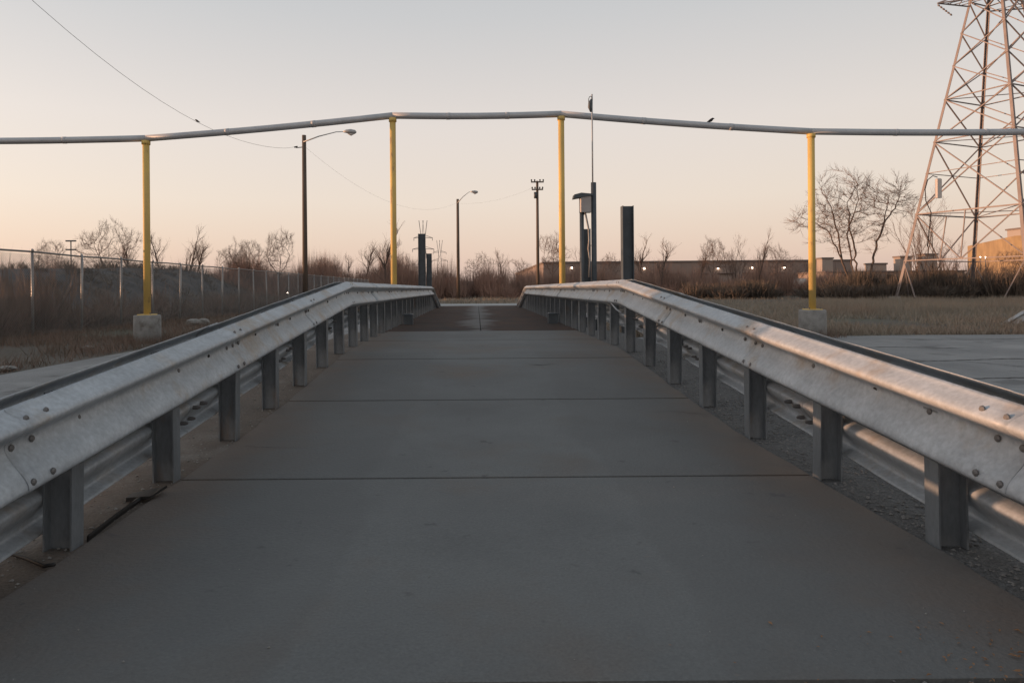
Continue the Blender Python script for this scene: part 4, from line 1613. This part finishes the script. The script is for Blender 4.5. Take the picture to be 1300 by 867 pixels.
rnd = random.Random(77)
spots = []
for i in range(760):
    Z = rnd.uniform(86, 118)
    u = rnd.uniform(-60, 1060)
    x = (u - VX) * Z / F
    if abs(x + 1) < 2 and Z < 90:
        continue
    h = rnd.uniform(1.0, 3.2) * (1.0 + 0.9 * noise.noise(Vector((u * 0.03, Z * 0.1, 2.0))))
    if 640 < u < 1030:
        h *= 0.72
    if 240 < u < 640:
        h *= rnd.choice((1.0, 1.3, 1.7))
    spots.append((x, Z, h, rnd.uniform(1.6, 3.2)))
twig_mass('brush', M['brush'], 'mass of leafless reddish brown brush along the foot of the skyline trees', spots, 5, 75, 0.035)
spots = []
for i in range(230):
    Z = rnd.uniform(58, 78)
    u = rnd.uniform(1060, 1340)
    spots.append(((u - VX) * Z / F, Z, rnd.uniform(0.9, 2.9) * (1.25 if u > 1225 else 1.0) * (1.0 + 0.8 * noise.noise(Vector((u * 0.035, Z * 0.1, 7.0)))), rnd.uniform(1.4, 2.6)))
for i in range(70):
    Z = rnd.uniform(70, 84)
    u = rnd.choice((rnd.gauss(925, 25), rnd.gauss(965, 10), rnd.uniform(860, 1060)))
    spots.append(((u - VX) * Z / F, Z, rnd.uniform(0.9, 2.2), rnd.uniform(1.4, 2.4)))
twig_mass('dark_brush', M['dark_brush'], 'dark leafless thicket around the foot of the pylon and before the warehouse', spots, 6, 110, 0.035)
spots = []
for i in range(300):
    Z = rnd.uniform(8, 66)
    spots.append((-12.7 - abs(rnd.gauss(0.4, 1.4)), Z, rnd.uniform(0.35, 1.6) * (1.25 if Z < 24 else 0.9) * (1.0 + 0.9 * noise.noise(Vector((Z * 0.25, 3.0, 7.0)))), rnd.uniform(0.8, 1.6)))
twig_mass('fence_brush', M['weeds'], 'thin leafless brush growing along the left fence', spots, 8, 60, 0.012)

rnd = random.Random(91)
spots = []
for i in range(760):
    Z = rnd.uniform(88, 116)
    u = rnd.choice((rnd.uniform(-40, 640), rnd.uniform(250, 520), rnd.uniform(640, 1050)))
    big = noise.noise(Vector((u * 0.021, 4.0, 1.0)))
    h = rnd.uniform(2.8, 6.4) * (1.0 + 0.75 * big)
    if u > 640:
        h *= 0.8
    spots.append(((u - VX) * Z / F, Z, h, rnd.uniform(1.2, 2.4)))
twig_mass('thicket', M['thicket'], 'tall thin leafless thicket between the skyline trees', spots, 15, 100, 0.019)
spots = []
for i in range(420):
    y = rnd.uniform(24, 70)
    x = rnd.uniform(-34, -18)
    spots.append((x, y, rnd.uniform(0.3, 1.0), rnd.uniform(0.6, 1.5)))
def mound_z(x, y):
    h = crest(y)
    if x > -25:
        q = max(0.0, min(1.0, (-17.3 - x) / 7.7))
        q = q * q * (3 - 2 * q)
    else:
        q = min(1.0, max(0.0, (x + 48) / 21.0) ** 0.8)
    return h * q
mo = twig_mass('mound_scrub', M['dark_brush'], 'low dark scrub scattered over the stockpile mound', spots, 16, 26, 0.02)
for v in mo.data.vertices:
    v.co.z += mound_z(v.co.x, v.co.y) - 0.1

def grass(name, mat, label, area, n, hmin, hmax, w, seed, clump=0.0, lean=0.5):
    rnd = random.Random(seed)
    b = MB()
    c = 0
    while c < n:
        x, y = area(rnd)
        if clump and noise.noise(Vector((x * 0.35, y * 0.35, seed))) < rnd.uniform(-clump, clump) - 0.05:
            c += 0.3
            continue
        c += 1
        h = rnd.uniform(hmin, hmax) * (0.75 + 0.5 * noise.noise(Vector((x * 0.2, y * 0.2, seed + 3))))
        a = rnd.uniform(0, 6.283)
        px, py = w * math.cos(a), w * math.sin(a)
        tx, ty = x + rnd.gauss(0, lean * h), y + rnd.gauss(0, lean * h)
        k = len(b.v)
        b.v += [(x - px, y - py, -0.03), (x + px, y + py, -0.03), (tx, ty, h)]
        b.f.append((k, k + 1, k + 2))
    return tag(b.build(name, mat), label, 'grass', kind='stuff')

def right_field(rnd):
    Z = 17.3 + 75 * rnd.random() ** 1.6
    u = rnd.uniform(770, 1345)
    return (u - VX) * Z / F, Z
grass('dry_grass', M['drygrass'], 'dry brown grass field right of the guardrail beyond the yard', right_field, 60000, 0.10, 0.42, 0.012, 1, 0.3)
def right_band(rnd):
    Z = rnd.uniform(29, 50)
    u = rnd.uniform(1030, 1345)
    return (u - VX) * Z / F, Z
grass('tall_grass', M['drygrass'], 'taller reddish dry grass in a band before the pylon', right_band, 26000, 0.35, 0.75, 0.012, 2, 0.3, 0.3)
def left_verge(rnd):
    Z = 8 + 55 * rnd.random() ** 1.5
    x = -7.15 - 7.5 * rnd.random()
    return x, Z
grass('verge_grass', M['weeds'], 'scrubby brown weeds on the verge between lane and left fence', left_verge, 60000, 0.06, 0.36, 0.007, 3, 0.3)
def base_ring(rnd):
    a = rnd.uniform(0, 6.283)
    q = 0.34 + abs(rnd.gauss(0, 0.22))
    cx = rnd.choice((-7.9, -7.9, 8.05))
    return cx + q * math.cos(a), 17.0 + q * math.sin(a)
grass('base_weeds', M['weeds'], 'brown weeds growing round the feet of the two concrete bases', base_ring, 1500, 0.08, 0.34, 0.006, 9)
def far_field(rnd):
    Z = rnd.uniform(46, 95)
    u = rnd.uniform(420, 800)
    return (u - VX) * Z / F, Z
grass('far_grass', M['drygrass'], 'dry grass beyond the far end of the lane', far_field, 14000, 0.12, 0.5, 0.03, 5, 0.2)

# ------------------------------------------------------------------ small things on the ground
def pebbles(name, mat, label, area, n, smin, smax, seed, zf):
    rnd = random.Random(seed)
    b = MB()
    for i in range(n):
        x, y = area(rnd)
        s = rnd.uniform(smin, smax) * rnd.uniform(0.6, 1.0)
        z = zf(x, y) + s * 0.25
        k = len(b.v)
        a = rnd.uniform(0, 1.57)
        for t in range(4):
            q = s * rnd.uniform(0.7, 1.2)
            b.v.append((x + q * math.cos(a + t * 1.57), y + q * math.sin(a + t * 1.57), z + s * rnd.uniform(-0.15, 0.15)))
        b.v += [(x + rnd.gauss(0, s * .2), y + rnd.gauss(0, s * .2), z + s * rnd.uniform(0.45, 0.8)), (x, y, z - s * 0.6)]
        for t in range(4):
            t2 = (t + 1) % 4
            b.f += [(k + t, k + t2, k + 4), (k + t2, k + t, k + 5)]
    return tag(b.build(name, mat), label, 'gravel', kind='stuff')

def sh_z(x_in, x_out):
    def f(x, y):
        t = (x - x_in) / (x_out - x_in)
        return (lane_z(y) - 0.012) * (1 - max(0, (t - 0.35) / 0.65) ** 1.2)
    return f
pebbles('gravel', M['stone'], 'loose grey gravel under the right guardrail', lambda r: (1.76 + 1.1 * r.random(), 1.4 + 7 * r.random() ** 1.3), 7500, 0.005, 0.014, 1, sh_z(1.70, 3.6))
pebbles('grit', M['rubble'], 'scattered pale grit under the left guardrail', lambda r: (-1.58 - 0.9 * r.random() ** 1.5, 1.7 + 6 * r.random() ** 1.4), 700, 0.004, 0.012, 2, sh_z(-1.5, -3.4))
pebbles('ramp_grit', M['rubble'], 'tiny pale specks of grit scattered on the concrete ramp', lambda r: (r.uniform(-1.5, 1.7), 1.9 + 5 * r.random() ** 1.5), 90, 0.002, 0.006, 3, lambda x, y: lane_z(y))
pebbles('approach_grit', M['stone'], 'dark gravel crumbs along the foot of the ramp', lambda r: (r.uniform(-1.6, 2.2), 1.45 + 0.42 * r.random()), 900, 0.003, 0.010, 4, lambda x, y: lane_z(y) - 0.01)

def rock(p, s, label, seed, sq=0.4):
    rnd = random.Random(seed)
    b = MB()
    n, m = 9, 5
    for j in range(m):
        ph = math.pi * (j + 0.5) / m
        for i in range(n):
            t = 2 * math.pi * i / n
            q = s * rnd.uniform(0.75, 1.15)
            b.v.append((p[0] + q * math.sin(ph) * math.cos(t), p[1] + q * 0.7 * math.sin(ph) * math.sin(t), p[2] + s * sq * math.cos(ph) + s * sq * 0.6))
    for j in range(m - 1):
        for i in range(n):
            i2 = (i + 1) % n
            b.f.append((j * n + i, j * n + i2, (j + 1) * n + i2, (j + 1) * n + i))
    b.f.append(tuple(range(n)))
    b.f.append(tuple(reversed([(m - 1) * n + i for i in range(n)])))
    return tag(b.build('concrete_chunk', M['rubble']), label, 'rubble', 'chunks of rubble')
q = at(8, 470, 11.0)
rock((q.x, 11.0, 0.0), 0.16, 'pale flat chunk at the lane edge on the far left', 1, 0.28)
q = at(246, 408, 25)
rock((q.x, 25, 0.0), 0.30, 'pale chunk by the verge right of the left concrete base', 2, 0.5)
q = at(258, 407, 25.6)
rock((q.x, 25.6, 0.0), 0.24, 'smaller pale chunk beside the other one on the left verge', 3, 0.6)
q = at(112, 443, 15.0)
rock((q.x, 15.0, 0.0), 0.15, 'flat grey chunk in the weeds left of the left concrete base', 4, 0.3)

# slanted end of another rail at the right edge
q0, q1 = at(1271, 412, 21.2), at(1312, 390, 20.6)
rl = thing('rail_end', (q0.x, 21.2, 0), 'pale slanted end of a turned-down rail in the grass at the right edge', 'guardrail')
b = MB()
d = (q1 - q0)
e = q0 + d * 2.2
q0 = q0 + Vector((0, 0, -0.12))
b.v = []
m = len(PROF)
for j in range(9):
    t = j / 8
    pp = q0.lerp(e, t)
    for (o, h) in PROF:
        b.v.append((pp.x, pp.y - o, pp.z + (h - 0.156) * 1.0))
for j in range(8):
    for i in range(m):
        i2 = (i + 1) % m
        b.f.append((j * m + i, j * m + i2, (j + 1) * m + i2, (j + 1) * m + i))
b.build('rail', M['galv'], rl)
for t in (0.45, 0.8):
    pp = q0.lerp(e, t)
    MB().box(pp.x - 0.05, pp.x + 0.05, pp.y + 0.006, pp.y + 0.14, -0.1, pp.z + 0.1).build('post', M['galv_post'], rl)

# black cable and torn strap beside the left posts
def on_dirt(x, y):
    return sh_z(-1.5, -3.4)(x, y)
pts = [(-2.35, 2.62), (-2.05, 2.72), (-1.85, 2.735), (-1.68, 2.64), (-1.575, 2.57), (-1.53, 2.555)]
tag(MB().tube([(x, y, max(on_dirt(x, y), lane_z(y) * (x > XL)) + 0.012) for x, y in pts], 0.007, 8).build('cable', M['cable'], None, True),
    'short black cable lying in the dirt at the lower left edge', 'cable')
b = MB()
sp_ = [(-1.565, 2.84), (-1.575, 2.97), (-1.586, 3.1), (-1.592, 3.25), (-1.60, 3.36)]
z_ = lambda y: lane_z(y) + 0.004
for i, (x, y) in enumerate(sp_):
    w = 0.004 + (0.014 if i > 3 else 0)
    b.v += [(x - w, y, z_(y) - 0.02), (x + w, y, z_(y) + 0.004), (x + w * 0.6, y, z_(y) + 0.016), (x - w * 0.8, y, z_(y) + 0.008)]
for i in range(len(sp_) - 1):
    for k in range(4):
        k2 = (k + 1) % 4
        b.f.append((i * 4 + k, i * 4 + k2, i * 4 + 4 + k2, i * 4 + 4 + k))
n = len(b.v)
b.v += [(-1.66, 3.34, z_(3.34) + 0.01), (-1.54, 3.33, z_(3.34) + 0.02), (-1.50, 3.42, z_(3.42) + 0.045), (-1.56, 3.48, z_(3.42) + 0.02), (-1.67, 3.42, z_(3.42) + 0.008),
        (-1.66, 3.34, z_(3.34) - 0.01), (-1.54, 3.33, z_(3.34) + 0.008), (-1.50, 3.42, z_(3.42) + 0.033), (-1.56, 3.48, z_(3.42) + 0.008), (-1.67, 3.42, z_(3.42) - 0.01)]
b.f += [(n, n + 1, n + 2, n + 3, n + 4), (n + 9, n + 8, n + 7, n + 6, n + 5)]
for k in range(5):
    b.f.append((n + (k + 1) % 5, n + k, n + 5 + k, n + 5 + (k + 1) % 5))
tag(b.build('rubber_strip', M['cable']), 'torn black rubber strip along the left ramp edge beside the nearest posts', 'strip')

# dead leaves at the lower right
rnd = random.Random(12)
b = MB()
for i in range(130):
    y = 1.75 + rnd.random() ** 2 * 0.35
    x = 1.42 + 0.16 * rnd.gauss(0, 1) if rnd.random() < 0.85 else rnd.uniform(0.5, 1.7)
    z = lane_z(y) + 0.004
    s = rnd.uniform(0.002, 0.007)
    a = rnd.uniform(0, 6.28)
    c_, s_ = math.cos(a) * s, math.sin(a) * s
    k = len(b.v)
    b.v += [(x - c_ * 1.6, y - s_ * 1.6, z), (x + s_ * 0.6, y - c_ * 0.6, z + s * rnd.uniform(0.2, 0.7)), (x + c_ * 1.6, y + s_ * 1.6, z + s * 0.2), (x - s_ * 0.6, y + c_ * 0.6, z + s * rnd.uniform(0.2, 0.7))]
    b.f.append((k, k + 1, k + 2, k + 3))
tag(b.build('leaf_litter', M['leaf']), 'dead brown leaf crumbs at the lower right foot of the ramp', 'leaves', kind='stuff')
